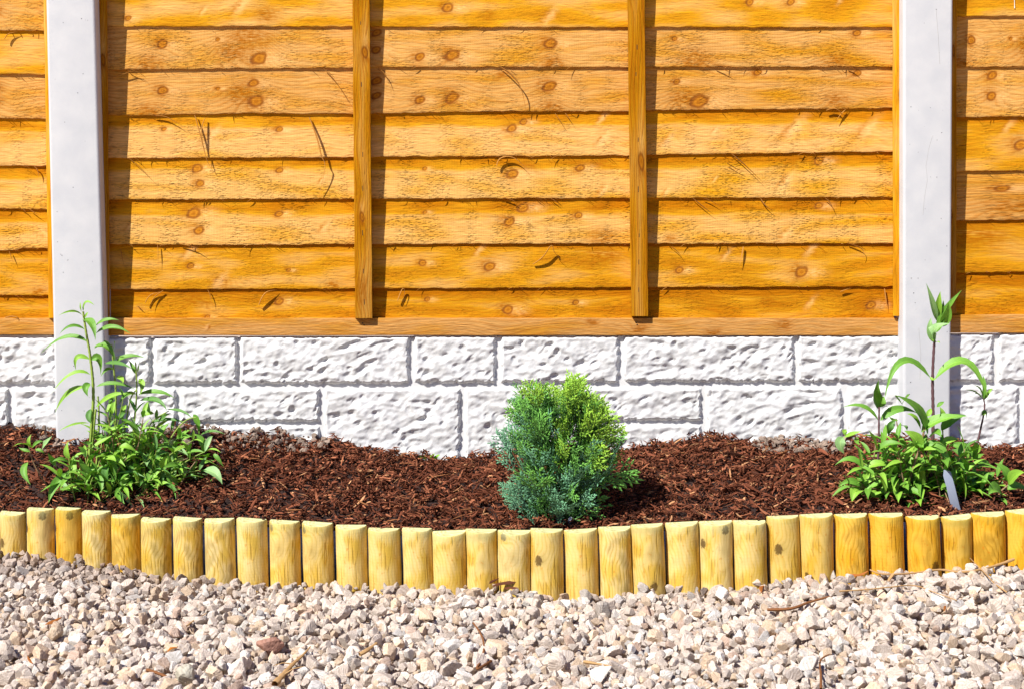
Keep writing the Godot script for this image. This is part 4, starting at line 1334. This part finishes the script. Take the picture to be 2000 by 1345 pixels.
func build_right_plant():
	var r := RandomNumberGenerator.new()
	r.seed = 33
	var z := 0.43
	var f := 2.2043
	var base := at(1815, 995, z)
	base.y = mulch_y(base.x, z)
	var o := thing("leafy_plant", "green plant with a tall purple stem and arching leaves before the right post", "plant", base)
	var P := func(x, y, zz) -> Vector3: return at(1540 + x / f, 540 + y / f, zz)
	var S := func(pts: Array, z0: float, z1: float, r0: float, r1: float, m: Material):
		var q := []
		for i in pts.size(): q.append(P.call(pts[i][0], pts[i][1], lerpf(z0, z1, float(i) / (pts.size() - 1))))
		put("stem", stem(q, r0, r1, base), m, o)
	S.call([[600, 1010], [618, 800], [624, 620], [622, 430], [630, 275]], z - 0.02, z, 0.0040, 0.0026, MAT.purple_stem)
	S.call([[520, 1000], [400, 830], [391, 720], [392, 560]], z - 0.02, z - 0.03, 0.0028, 0.0018, MAT.purple_stem)
	S.call([[500, 1000], [518, 890], [570, 720], [590, 640]], z + 0.02, z + 0.03, 0.0026, 0.0020, MAT.tan_stem)
	S.call([[720, 960], [800, 760], [832, 640], [846, 560], [838, 515]], z - 0.08, z - 0.08, 0.0032, 0.0014, MAT.purple_stem)
	S.call([[470, 1000], [520, 800], [480, 680], [465, 610]], z - 0.09, z - 0.10, 0.0018, 0.0012, MAT.tan_stem)
	S.call([[780, 1010], [870, 960], [925, 915], [955, 890]], z + 0.01, z + 0.02, 0.0022, 0.0016, MAT.tan_stem)
	S.call([[480, 1010], [340, 900], [370, 770], [378, 700]], z + 0.01, z, 0.0020, 0.0014, MAT.tan_stem)
	S.call([[480, 1010], [330, 930], [322, 850]], z + 0.02, z + 0.02, 0.0018, 0.0012, MAT.tan_stem)
	S.call([[660, 1000], [668, 780], [664, 640]], z - 0.03, z - 0.04, 0.0020, 0.0014, MAT.green_stem)
	S.call([[520, 1010], [478, 960], [474, 880]], z + 0.03, z + 0.03, 0.0016, 0.0012, MAT.green_stem)
	# the crown of the purple stem and its arching pair
	traced(o, [
		[628, 284, 622, 222, 698, 202, 46, 4], [630, 284, 608, 226, 617, 176, 30, 4], [652, 190, 694, 125, 748, 58, 26, 1], [640, 190, 622, 110, 594, 28, 22, 4], [665, 215, 690, 160, 690, 112, 36, 0], [648, 190, 648, 115, 656, 64, 26, 2], [626, 272, 618, 280, 612, 268, 14, 2], [634, 284, 645, 280, 655, 286, 12, 2], [640, 240, 665, 170, 668, 100, 28, 1],
		[610, 432, 480, 330, 413, 535, 32, 1], [634, 438, 770, 330, 863, 528, 44, 0], [612, 430, 625, 446, 640, 430, 14, 2]],
		1540, 540, f, z, base, r, [0, 1])
	traced(o, [
		[394, 562, 372, 515, 390, 442, 46, 1], [392, 562, 404, 530, 412, 515, 34, 0], [388, 618, 325, 548, 233, 562, 28, 1], [398, 618, 470, 560, 558, 588, 32, 1],
		[492, 545, 510, 520, 525, 503, 28, 1], [492, 550, 470, 525, 458, 512, 30, 1], [480, 640, 505, 640, 512, 662, 26, 3], [460, 620, 430, 650, 436, 685, 28, 3], [470, 615, 450, 620, 436, 600, 20, 1]],
		1540, 540, f, z - 0.05, base, r, [0, 1])
	traced(o, [
		[592, 655, 560, 560, 458, 508, 38, 1], [575, 668, 650, 610, 772, 600, 50, 0], [660, 660, 710, 610, 768, 596, 40, 3], [602, 680, 585, 620, 556, 558, 32, 1], [655, 625, 665, 590, 652, 558, 30, 2], [640, 560, 660, 545, 672, 536, 16, 1],
		[580, 742, 650, 720, 712, 835, 40, 1], [560, 735, 545, 690, 498, 662, 46, 2], [384, 748, 440, 712, 505, 726, 32, 1], [380, 740, 366, 700, 345, 658, 28, 2], [600, 600, 610, 580, 615, 565, 20, 2], [570, 655, 540, 600, 510, 590, 26, 2], [612, 690, 640, 665, 660, 690, 40, 1],
		[664, 720, 700, 700, 740, 700, 30, 2], [670, 740, 640, 750, 620, 760, 30, 3], [565, 750, 600, 740, 640, 745, 28, 2]],
		1540, 540, f, z + 0.025, base, r, [0, 1, 2])
	traced(o, [
		[838, 525, 800, 490, 765, 490, 12, 2], [838, 525, 828, 480, 798, 468, 14, 2], [846, 525, 868, 490, 882, 480, 12, 2], [842, 525, 846, 460, 838, 422, 18, 1], [835, 595, 852, 580, 852, 612, 24, 1], [838, 520, 815, 500, 805, 505, 12, 2], [845, 530, 860, 505, 862, 490, 12, 1],
		[792, 775, 745, 730, 690, 722, 42, 1], [790, 752, 812, 732, 802, 708, 38, 2], [775, 822, 705, 790, 648, 802, 34, 1], [800, 900, 756, 912, 735, 988, 48, 3], [830, 900, 852, 940, 860, 1004, 50, 3], [800, 860, 840, 850, 890, 850, 26, 1], [810, 800, 850, 800, 880, 820, 24, 1], [770, 860, 800, 880, 840, 930, 38, 3], [740, 900, 700, 920, 690, 960, 28, 1]],
		1540, 540, f, z - 0.06, base, r, [1, 3])
	traced(o, [
		[950, 880, 935, 830, 888, 800, 36, 1], [950, 892, 985, 850, 1018, 842, 44, 2], [945, 915, 990, 898, 1045, 930, 38, 1], [920, 945, 885, 905, 862, 940, 56, 1], [890, 960, 928, 960, 942, 992, 28, 1],
		[332, 832, 270, 775, 200, 812, 36, 1], [340, 822, 392, 798, 440, 822, 36, 2], [332, 902, 302, 845, 272, 828, 34, 1], [330, 892, 352, 850, 376, 838, 42, 2], [320, 912, 268, 872, 214, 906, 30, 1], [318, 922, 288, 920, 274, 972, 50, 2], [340, 932, 382, 938, 412, 978, 40, 2], [335, 942, 345, 980, 352, 1008, 30, 1],
		[238, 690, 218, 720, 242, 762, 40, 4], [240, 690, 275, 675, 318, 664, 18, 2], [250, 680, 240, 665, 252, 656, 22, 2], [300, 690, 290, 712, 312, 722, 18, 1],
		[470, 932, 430, 905, 384, 926, 34, 2], [482, 940, 545, 915, 594, 974, 34, 1], [474, 962, 466, 990, 482, 1014, 38, 2], [470, 922, 458, 880, 472, 848, 28, 2], [602, 992, 640, 965, 674, 1002, 28, 1], [480, 900, 520, 890, 530, 900, 22, 2], [560, 960, 600, 975, 668, 995, 26, 2]],
		1540, 540, f, z + 0.03, base, r, [0, 1, 2])
	for q in [[600, 1000, 560, 800, 3], [620, 1000, 640, 820, 3], [560, 1010, 480, 820, 3], [640, 1000, 700, 860, 3], [700, 990, 770, 840, 3], [540, 1010, 420, 880, 2], [680, 1000, 830, 920, 2], [580, 1010, 540, 900, 2], [640, 1005, 600, 900, 2], [610, 1010, 470, 900, 3], [560, 1010, 340, 800, 3], [700, 1005, 720, 900, 2], [660, 1000, 600, 780, 3], [760, 1000, 900, 860, 2], [590, 1010, 520, 950, 2], [640, 1010, 660, 920, 2], [600, 1000, 500, 740, 3], [640, 1000, 740, 780, 3], [560, 1010, 420, 960, 2], [700, 1005, 800, 960, 2], [580, 1000, 580, 760, 2], [480, 1010, 350, 880, 3], [460, 1000, 290, 960, 2], [500, 1000, 420, 780, 3], [520, 990, 470, 700, 2], [720, 1005, 900, 930, 3], [690, 990, 760, 740, 3], [620, 1005, 700, 960, 2], [540, 1000, 560, 860, 2]]:
		var a: Vector3 = P.call(q[0], q[1], z + r.randf_range(-0.03, 0.02))
		a.y = minf(a.y, mulch_y(a.x, a.z))
		shoot(o, a, P.call(q[2], q[3], z + r.randf_range(-0.06, 0.04)), q[4], sz(155.0 / f, z), sz(34.0 / f, z), base, r, MAT.tan_stem, [0, 1, 1, 2, 3])

	crowd(o, P, [480, 760, 1005], [[330, 860], [380, 780], [300, 940], [450, 740], [520, 860], [420, 920], [600, 820], [680, 740], [760, 800], [720, 900], [820, 860], [880, 930], [560, 700], [640, 930]], 24, z, sz(165.0 / f, z), sz(38.0 / f, z), base, r, MAT.tan_stem, [0, 1, 2])

# a flat fern-like spray of scale leaves, one unit long up the y axis
func spray(sd: int, low: Color, high: Color) -> ArrayMesh:
	var r := RandomNumberGenerator.new()
	r.seed = sd
	var b := MB.new()
	var twig := func(a: Vector3, e: Vector3, wd: float, t: float):
		var d := (e - a)
		var s := d.cross(Vector3(0, 0, 1)).normalized() * wd
		var m := a.lerp(e, 0.55)
		var c0 := low.lerp(high, clampf(t - 0.15, 0, 1)); var c1 := low.lerp(high, clampf(t + 0.2, 0, 1))
		var hz := Vector3(0, 0, wd * 0.6)
		for k in 2:
			var zz: Vector3 = hz if k == 0 else -hz
			var q := [a, m + s, e, m - s]
			if k == 1: q = [a, m - s, e, m + s]
			# two facets meeting in a ridge
			b.tri(q[0], q[1], m + zz, c0); b.tri(q[1], q[2], m + zz, c1)
			b.tri(q[2], q[3], m + zz, c1); b.tri(q[3], q[0], m + zz, c0)
	var bend := r.randf_range(-0.2, 0.2)
	var dish := r.randf_range(0.05, 0.30)
	var axis := func(t: float) -> Vector3: return Vector3(bend * t * t, t, dish * t * (1.0 - t))
	var n := 6
	for i in n: twig.call(axis.call(float(i) / n), axis.call((i + 1.3) / n), 0.030, float(i) / n)
	for i in range(1, n):
		for side in [-1.0, 1.0]:
			if r.randf() < 0.10: continue
			var t: float = (i + 0.5 * (side * 0.5 + 0.5)) / n
			var o: Vector3 = axis.call(t)
			var l := 0.46 * pow(sin(PI * pow(t, 0.6)), 0.8) * r.randf_range(0.6, 1.25) + 0.07
			var dir := Vector3(side * r.randf_range(0.55, 0.85), 0.66 + 0.2 * t, r.randf_range(-0.4, 0.4)).normalized()
			var m := maxi(int(l * 8.0), 2)
			var prev := o
			for k in m:
				var u := float(k + 1) / m
				var q := o + dir * l * u + Vector3(0, 0.14 * l * u * u, -0.1 * l * u * u)
				twig.call(prev, q + (q - prev) * 0.25, 0.031 - 0.007 * u, t * 0.5 + u * 0.5)
				if k < m - 1:
					for s2 in [-1.0, 1.0]:
						if r.randf() < 0.15: continue
						var d2 := dir.rotated(Vector3(0, 0, 1), s2 * r.randf_range(0.55, 0.95))
						var l2 := l * 0.34 * (1.0 - 0.5 * u) * r.randf_range(0.6, 1.3) + 0.03
						twig.call(q, q + d2 * l2 + Vector3(0, 0, r.randf_range(-0.03, 0.03)), 0.027, t * 0.4 + u * 0.6 + 0.1)
				prev = q
	return b.mesh()

func build_conifer():
	var r := RandomNumberGenerator.new()
	r.seed = 77
	var z := 0.455
	var base := at(1078, 1020, z)
	base.y = mulch_y(base.x, z) - 0.004
	var o := thing("dwarf_conifer", "bushy dwarf conifer, blue-green below and yellow-green at its tips, in the middle of the bed", "conifer", base)
	var blue := []; var green := []; var lime := []
	for i in 6:
		blue.append(spray(10 + i, Color(0.028, 0.075, 0.058), Color(0.19, 0.45, 0.24)))
		green.append(spray(30 + i, Color(0.025, 0.080, 0.025), Color(0.20, 0.50, 0.085)))
		lime.append(spray(50 + i, Color(0.045, 0.125, 0.020), Color(0.34, 0.60, 0.055)))
	var m := mat(Color.WHITE, 0.6, true)
	m.backlight_enabled = true
	m.backlight = Color(0.10, 0.16, 0.03)
	var bark := mat(lin(0.20, 0.085, 0.04), 0.85)
	# trunk and limbs
	var P := func(x, y, dz) -> Vector3: return at(x, y, z + dz)
	put("trunk", stem([P.call(1078, 1030, 0.0), P.call(1074, 965, 0.004), P.call(1068, 920, 0.006), P.call(1066, 860, 0.0), P.call(1075, 790, 0.0)], 0.0048, 0.0020, base), bark, o)
	for q in [[1072, 955, 1110, 880, 1160, 800, 0.03], [1070, 930, 1040, 880, 1015, 810, 0.02], [1074, 970, 1030, 930, 1000, 880, 0.04], [1074, 975, 1120, 930, 1180, 880, 0.03], [1068, 900, 1090, 830, 1125, 760, -0.03], [1070, 940, 1040, 900, 1010, 850, -0.05], [1072, 960, 1120, 910, 1170, 860, -0.05]]:
		put("limb", stem([P.call(q[0], q[1], 0), P.call(q[2], q[3], q[6] * 0.6), P.call(q[4], q[5], q[6])], 0.0026, 0.0010, base), bark, o)
	# the outline seen from the path: how high the tips reach at each x, and how far out at each y, in photo units
	var crest := [[962, 880], [978, 835], [994, 800], [1005, 765], [1030, 742], [1046, 744], [1062, 778], [1076, 752], [1092, 756], [1108, 745], [1130, 731], [1146, 762], [1168, 772], [1186, 790], [1205, 822], [1224, 850], [1240, 905]]
	var lft := [[735, -1118], [750, -1030], [790, -1000], [830, -985], [870, -968], [910, -990], [960, -985], [1000, -1000], [1020, -1030]]
	var rgt := [[735, 1136], [770, 1172], [800, 1190], [830, 1215], [865, 1222], [905, 1232], [940, 1205], [980, 1160], [1020, 1130]]
	var ragged := noise(66, 1.0, 1)
	var fits := func(q: Vector2) -> bool:
		var k := 17.0 * ragged.get_noise_2d(q.x * 0.045, q.y * 0.045) - 2.0
		return q.x > -lut(lft, q.y) - 6 - k and q.x < lut(rgt, q.y) + 6 + k and q.y > lut(crest, q.x) - 3 - k
	var made := 0
	var tries := 0
	while made < 230 and tries < 6000:
		tries += 1
		var t := pow(float(made) / 230.0, 0.82)
		var y := lerpf(1020, 778, t) + r.randf_range(-14, 14)
		var lx := -lut(lft, y); var rx := lut(rgt, y)
		var cx := (lx + rx) * 0.5; var hw := (rx - lx) * 0.5
		var a := r.randf() * TAU
		if made % 2 == 0: a = r.randf_range(-0.25, PI + 0.25)
		var rad := sqrt(r.randf_range(0.02, 0.95))
		var bx := cx + cos(a) * rad * hw * 0.85
		var p: Vector3 = P.call(bx, y + 8, sin(a) * rad * sz(hw, z) * 0.70)
		var out := Vector3(cos(a), 0, sin(a))
		var dir := (out * (0.15 + 0.75 * rad) + Vector3(0.04, lerpf(0.65, 1.6, t), 0) + Vector3(r.randf_range(-0.35, 0.35), 0, r.randf_range(-0.35, 0.35))).normalized()
		var l := r.randf_range(0.044, 0.082) * (1.05 - 0.1 * t)
		var tip := px_of(p + dir * l)
		if not fits.call(tip):
			l *= 0.7
			tip = px_of(p + dir * l)
			if not fits.call(tip): continue
		made += 1
		var sd := dir.cross(Vector3(r.randf_range(-0.8, 0.8), 0.25, r.randf_range(0.1, 1))).normalized()
		var nn := sd.cross(dir).normalized()
		var bright := sstep(-0.15, 1.0, (tip.x - 1075) / 150.0 * 0.32 + (930 - tip.y) / 190.0 * 0.75 + r.randf_range(-0.36, 0.36))
		var bank: Array = lime if bright > 0.68 else green if bright > 0.26 else blue
		var s := put("spray", bank[r.randi() % 6], m, o)
		s.transform = Transform3D(Basis(sd, dir, nn).scaled_local(Vector3(l, l, l)), p - base)
	# the deep inner foliage, too crowded to tell apart
	var deep_xf := []; var deep_col := []
	for i in 330:
		var y := r.randf_range(800, 1018)
		var lx := -lut(lft, y); var rx := lut(rgt, y)
		var cx := (lx + rx) * 0.5; var hw := (rx - lx) * 0.5
		var a := r.randf() * TAU
		var rad := sqrt(r.randf_range(0.0, 0.42))
		var p: Vector3 = P.call(cx + cos(a) * rad * hw * 0.82, y + 8, sin(a) * rad * sz(hw, z) * 0.6)
		var dir := (Vector3(cos(a), 0, sin(a)) * (0.2 + 0.7 * rad) + Vector3(0.04, r.randf_range(0.6, 1.5), 0) + Vector3(r.randf_range(-0.4, 0.4), 0, r.randf_range(-0.4, 0.4))).normalized()
		var l := r.randf_range(0.030, 0.050)
		if not fits.call(px_of(p + dir * l)): continue
		var sd := dir.cross(Vector3(r.randf_range(-0.8, 0.8), 0.25, r.randf_range(0.1, 1))).normalized()
		deep_xf.append(Transform3D(Basis(sd, dir, sd.cross(dir)).scaled_local(Vector3(l, l, l)), p - base))
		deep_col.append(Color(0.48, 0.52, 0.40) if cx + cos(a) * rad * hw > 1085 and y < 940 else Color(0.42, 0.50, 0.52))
	scatter("inner_foliage", green.slice(0, 3), m, deep_xf, deep_col, o)
	# sprays reaching out over the mulch, and the peaks of the crown
	for q in [[1150, 945, 1236, 906, 0.03], [1140, 930, 1215, 930, 0.02], [1000, 885, 964, 850, 0.03], [1010, 960, 975, 950, 0.05], [1118, 800, 1131, 733, 0.0], [1034, 800, 1034, 744, 0.0], [1052, 790, 1048, 748, 0.02], [1080, 800, 1079, 756, 0.0], [1150, 810, 1172, 772, 0.01], [1104, 795, 1108, 748, 0.02], [1170, 850, 1220, 838, 0.02], [1010, 830, 992, 800, 0.01]]:
		var p: Vector3 = P.call(q[0], q[1], q[4])
		var e: Vector3 = P.call(q[2], q[3], q[4] + 0.01)
		var d := e - p
		var l := d.length()
		d = d.normalized()
		var sd := d.cross(Vector3(0.2, 0.35, 1)).normalized()
		var bank: Array = blue if q[0] < 1020 and q[1] > 840 else lime if q[1] < 860 else green
		var s := put("spray", bank[r.randi() % 6], m, o)
		s.transform = Transform3D(Basis(sd, d, sd.cross(d)).scaled_local(Vector3(l, l, l)), p - base)

# where a line of sight meets the gravel in front of the edging, h above it
func on_gravel(px: float, py: float, h: float) -> Vector3:
	var z := 1.9
	var g := at(px, py, z)
	while z > 0.2:
		g = at(px, py, z)
		if g.y <= gravel_y(g.x, z) + h or z <= line(g.x, 1) + 0.036: break
		z -= 0.004
	return g

func build_small_things():
	var r := RandomNumberGenerator.new()
	r.seed = 8
	# plant labels
	var plastic := mat(lin(0.27, 0.31, 0.40), 0.45)
	var white := mat(lin(0.50, 0.52, 0.56), 0.5)
	var label := func(pts: Array, wide: float, z: float, m: Material, text: String):
		var rows := pts.size()
		var p := PackedVector3Array(); var w := PackedVector2Array()
		var a: Vector3 = at(pts[0][0], pts[0][1], z)
		for i in rows:
			var c := at(pts[i][0], pts[i][1], z + 0.006 * sin(PI * i / (rows - 1.0)))
			var half := sz(wide, z) * 0.5 * (1.0 if i < rows - 1 else 0.75)
			for k in 3:
				p.append(c + Vector3((k - 1) * half, (k - 1) * -half * 0.22, 0.0008 * (1 - absf(k - 1)))); w.append(Vector2(k * 0.5, float(i) / rows))
		var back := PackedVector3Array()
		for i in rows:
			for k in 3: back.append(p[i * 3 + 2 - k] - Vector3(0, 0, 0.0008))
		var b := MB.new()
		b.off = a
		b.sheet(p, w, rows, 3)
		b.sheet(back, w, rows, 3)
		var o := put("plant_label", b.mesh(), m, null, a)
		tag(o, text, "plant label")
		return o
	var t1: Node = label.call([[1872, 1004], [1866, 985], [1861, 965], [1857, 948], [1852, 930], [1851, 918]], 18.0, 0.492, plastic, "grey-blue plastic plant label leaning in the right-hand plant")
	var pr := MB.new()                                      # its faint lines of small print
	for i in 4:
		var c: Vector3 = at(1863.5 + i * 1.6, 972.0 + i * 4.5, 0.4992) - t1.position
		pr.quad(c + Vector3(-0.006, 0.0014, 0), c + Vector3(0.006, -0.0012, 0), c + Vector3(0.006, -0.0003, 0), c + Vector3(-0.006, 0.0023, 0))
	label.call([[160, 990], [163, 982], [168, 974], [172, 966]], 17.0, 0.262, white, "white plastic plant label at the foot of the left plant's stem")
	label.call([[1112, 1022], [1113, 1016], [1115, 1009]], 7.0, 0.485, white, "small pale plant label at the foot of the conifer")
	# a seedling against the wall
	var wb := at(838, 899, 0.05)
	wb.y = mulch_y(wb.x, wb.z) - 0.003
	var weed := thing("seedling", "tiny bright green seedling where the mulch meets the white wall", "seedling", wb)
	for q in [[-0.024, 0.008], [-0.012, 0.012], [0.004, 0.008], [0.014, 0.017], [0.020, 0.010], [0.009, 0.013], [-0.018, 0.011], [0.026, 0.014]]:
		var a := wb + Vector3(q[0] * 0.6, 0.002, 0.006)
		var e := wb + Vector3(q[0], q[1], 0.016)
		put("leaf", leaf(a, (a + e) * 0.5 + Vector3(0, 0.005, 0), e, 0.010, Vector3(0, 1, 0.9), wb), MAT.leaf[2], weed)
	# twigs on the gravel
	var tan_twig := mat(lin(0.44, 0.27, 0.12), 0.8)
	var brown_twig := mat(lin(0.20, 0.085, 0.035), 0.85)
	var twig := func(called: String, pts: Array, r0: float, r1: float, m: Material, text: String, forks: Array = []):
		var q := []
		for e in pts:
			var g := on_gravel(e[0], e[1], 0.013)
			q.append(g + Vector3(0, (e[2] if e.size() > 2 else 0.0), 0))
		var base: Vector3 = q[0]
		var c := Curve3D.new()
		for e in q: c.add_point(e)
		for i in range(1, q.size() - 1):
			var t: Vector3 = (q[i + 1] - q[i - 1]) * 0.2
			c.set_point_in(i, -t); c.set_point_out(i, t)
		var path := c.tessellate_even_length(4, 0.006)
		var rad := PackedFloat32Array()
		for i in path.size(): rad.append(lerpf(r0, r1, float(i) / (path.size() - 1)) * r.randf_range(0.85, 1.15))
		var b := MB.new()
		b.off = base
		b.tube(path, rad, 7)
		for fk in forks:
			var o0: Vector3 = q[fk[0]]
			b.tube(PackedVector3Array([o0, o0 + Vector3(fk[1], fk[2], fk[3]) * 0.5 + Vector3(0, 0.003, 0), o0 + Vector3(fk[1], fk[2], fk[3])]), PackedFloat32Array([r1 * 1.2, r1, r1 * 0.5]), 6)
		tag(put(called, b.mesh(), m, null, base), text, "twig", "dry twigs on the gravel")
	twig.call("twig", [[1700, 1112], [1718, 1119], [1745, 1121], [1790, 1118], [1835, 1112], [1870, 1116], [1905, 1114], [1945, 1104], [1982, 1091]], 0.0016, 0.0026, tan_twig, "long curved tan twig lying along the foot of the rightmost logs", [[2, -0.02, -0.02, 0.02]])
	twig.call("twig", [[1640, 1154], [1690, 1151], [1740, 1146], [1785, 1143], [1825, 1156], [1870, 1172]], 0.0015, 0.0008, tan_twig, "thin straight tan twig on the gravel below the long curved one")
	twig.call("twig", [[1895, 1093, 0.004], [1918, 1112], [1945, 1140], [1968, 1156]], 0.0009, 0.0014, tan_twig, "fine twig crossing down from the logs at the far right")
	twig.call("twig", [[1500, 1190], [1545, 1188], [1580, 1176], [1622, 1164]], 0.0030, 0.0016, brown_twig, "brown twig partly under a grey stone near the right logs")
	twig.call("twig", [[1604, 1345], [1604, 1320], [1603, 1290], [1620, 1278]], 0.0020, 0.0012, brown_twig, "short upright twig at the bottom edge, right of the middle")
	twig.call("twig", [[924, 1216], [938, 1236], [945, 1258], [942, 1285], [932, 1306], [962, 1288]], 0.0015, 0.0022, brown_twig, "hooked brown twig on the gravel below the conifer")
	twig.call("twig", [[536, 1336], [552, 1318], [572, 1296], [590, 1280], [606, 1262]], 0.0050, 0.0010, tan_twig, "thick-ended tan root piece on the gravel at the lower left", [[1, 0.03, 0.01, -0.01], [2, -0.03, 0.0, 0.01]])
	twig.call("twig", [[364, 1222], [380, 1210], [402, 1198]], 0.0014, 0.0009, tan_twig, "small straw-coloured twig among stones left of the red stone")
	twig.call("twig", [[702, 1278], [716, 1270], [735, 1256]], 0.0036, 0.0024, tan_twig, "stubby yellow-brown twig on the gravel right of the red stone")
	twig.call("twig", [[286, 1308], [304, 1313], [326, 1322]], 0.0028, 0.0020, brown_twig, "short reddish twig among the stones near the bottom left")
	twig.call("twig", [[1140, 1292], [1160, 1295], [1196, 1301]], 0.0028, 0.0012, tan_twig, "pale splinter of wood on the gravel below and right of the conifer")
	# bits of bark that strayed onto the gravel
	var bark := mat(lin(0.10, 0.036, 0.02), 0.85)
	var rust := mat(lin(0.34, 0.12, 0.03), 0.85)
	var chip := func(px: float, py: float, l: float, yaw: float, m: Material, text: String, group := ""):
		var g := on_gravel(px, py, 0.013)
		var o := put("bark_chip", shred(900 + int(px)), m, null, g)
		o.transform = Transform3D(Basis.from_euler(Vector3(0.5, yaw, 0.15)).scaled_local(Vector3(l, l * 0.55, l * 0.8)), g)
		tag(o, text, "bark chip", group)
	chip.call(985, 1140, 0.045, 0.3, bark, "dark bark chip lying topmost on stones below the central logs", "bark chips on the gravel")
	chip.call(998, 1148, 0.034, -0.6, bark, "dark bark chip tucked just beneath another below the central logs", "bark chips on the gravel")
	chip.call(965, 1134, 0.030, 1.0, bark, "dark bark chip leaning on the stone left of two others", "bark chips on the gravel")
	chip.call(1675, 1118, 0.040, 0.1, rust, "rusty bark chip at the foot of the logs, left of the long twig", "bark chips on the gravel")
	chip.call(1490, 1150, 0.036, 1.3, rust, "rusty frayed bark chip at the foot of the logs, right of centre", "bark chips on the gravel")
	chip.call(1846, 1188, 0.026, 1.2, rust, "rust-brown chip on the open gravel at the right", "bark chips on the gravel")
	chip.call(58, 1288, 0.034, 2.2, rust, "reddish-brown chip among the stones at the lower left edge", "bark chips on the gravel")
	chip.call(336, 1268, 0.020, 1.0, mat(lin(0.5, 0.17, 0.02), 0.8), "small orange chip among the stones left of the red stone", "bark chips on the gravel")
	chip.call(104, 1212, 0.036, 1.1, rust, "long brown chip standing between stones near the left logs", "bark chips on the gravel")
	# the red stone
	var red: StandardMaterial3D = MAT.stone.duplicate()
	red.vertex_color_use_as_albedo = false
	red.albedo_color = lin(0.46, 0.26, 0.20)
	var big := func(px: float, py: float, s: Vector3, sd: int, m: Material, text: String, rot: Vector3):
		var g := on_gravel(px, py, 0.010)
		var o := put("stone", rock(sd, 2, 9), m, null, g)
		o.transform = Transform3D(Basis.from_euler(rot).scaled_local(s), g)
		tag(o, text, "stone")
	big.call(530, 1262, Vector3(0.028, 0.021, 0.022), 411, red, "reddish-brown angular stone among the pale gravel", Vector3(0.3, 0.2, 0.25))
	var pale: StandardMaterial3D = red.duplicate()
	pale.albedo_color = lin(0.62, 0.60, 0.50)
	big.call(364, 1318, Vector3(0.023, 0.020, 0.020), 412, pale, "rounded pale olive stone near the bottom left", Vector3(0.1, 0.7, 0.1))
	var grey: StandardMaterial3D = red.duplicate()
	grey.albedo_color = lin(0.50, 0.46, 0.42)
	big.call(1142, 1160, Vector3(0.016, 0.017, 0.015), 413, grey, "upright grey stone standing against the foot of the central logs", Vector3(0.2, 0.4, 0.3))
	big.call(1178, 1192, Vector3(0.018, 0.019, 0.016), 414, grey, "squarish brown-grey stone in front of the longest central log", Vector3(0.5, 0.1, 0.6))
	big.call(1256, 1150, Vector3(0.017, 0.015, 0.016), 415, grey, "grey stone perched high against the log right of the longest one", Vector3(0.1, 0.9, 0.2))

func _ready():
	# ----- camera, sky, sun, exposure -----
	cam_basis = Basis.from_euler(Vector3(deg_to_rad(-2.3), deg_to_rad(-0.8), deg_to_rad(-0.42)))
	var cam := Camera3D.new()
	cam.name = "camera"
	cam.fov = rad_to_deg(2.0 * atan(CY / FL))
	cam.near = 0.05
	cam.far = 300.0
	cam.transform = Transform3D(cam_basis, CAM)
	add_child(cam)
	cam.current = true
	var env := Environment.new()
	var sky := Sky.new()
	var sm := ProceduralSkyMaterial.new()
	sm.sky_top_color = Color(0.22, 0.42, 0.78)
	sm.sky_horizon_color = Color(0.66, 0.76, 0.88)
	sm.ground_horizon_color = Color(0.60, 0.62, 0.62)
	sm.ground_bottom_color = Color(0.35, 0.32, 0.29)
	sm.sky_curve = 0.12
	sm.sky_energy_multiplier = 0.66
	sm.ground_energy_multiplier = 0.72
	sky.sky_material = sm
	env.background_mode = Environment.BG_SKY
	env.sky = sky
	env.tonemap_mode = Environment.TONE_MAPPER_LINEAR
	env.tonemap_exposure = 1.5
	env.sdfgi_enabled = true
	env.ssao_enabled = true
	env.ssil_enabled = true
	var we := WorldEnvironment.new()
	we.name = "world_environment"
	we.environment = env
	add_child(we)
	var sun := DirectionalLight3D.new()
	sun.name = "sun"
	sun.light_energy = 1.6
	sun.light_color = Color(1.0, 0.98, 0.95)
	sun.light_angular_distance = 0.5
	sun.shadow_enabled = true
	add_child(sun)
	sun.look_at_from_position(Vector3.ZERO, Vector3(1.0, -1.45, -1.0), Vector3.UP)
	rng.seed = 2024
	# ----- structure, then things -----
	lay_out()
	build_ground()
	build_concrete()
	build_fences()
	build_edging()
	leaf_mats()
	build_conifer()
	build_left_plant()
	build_right_plant()
	build_small_things()
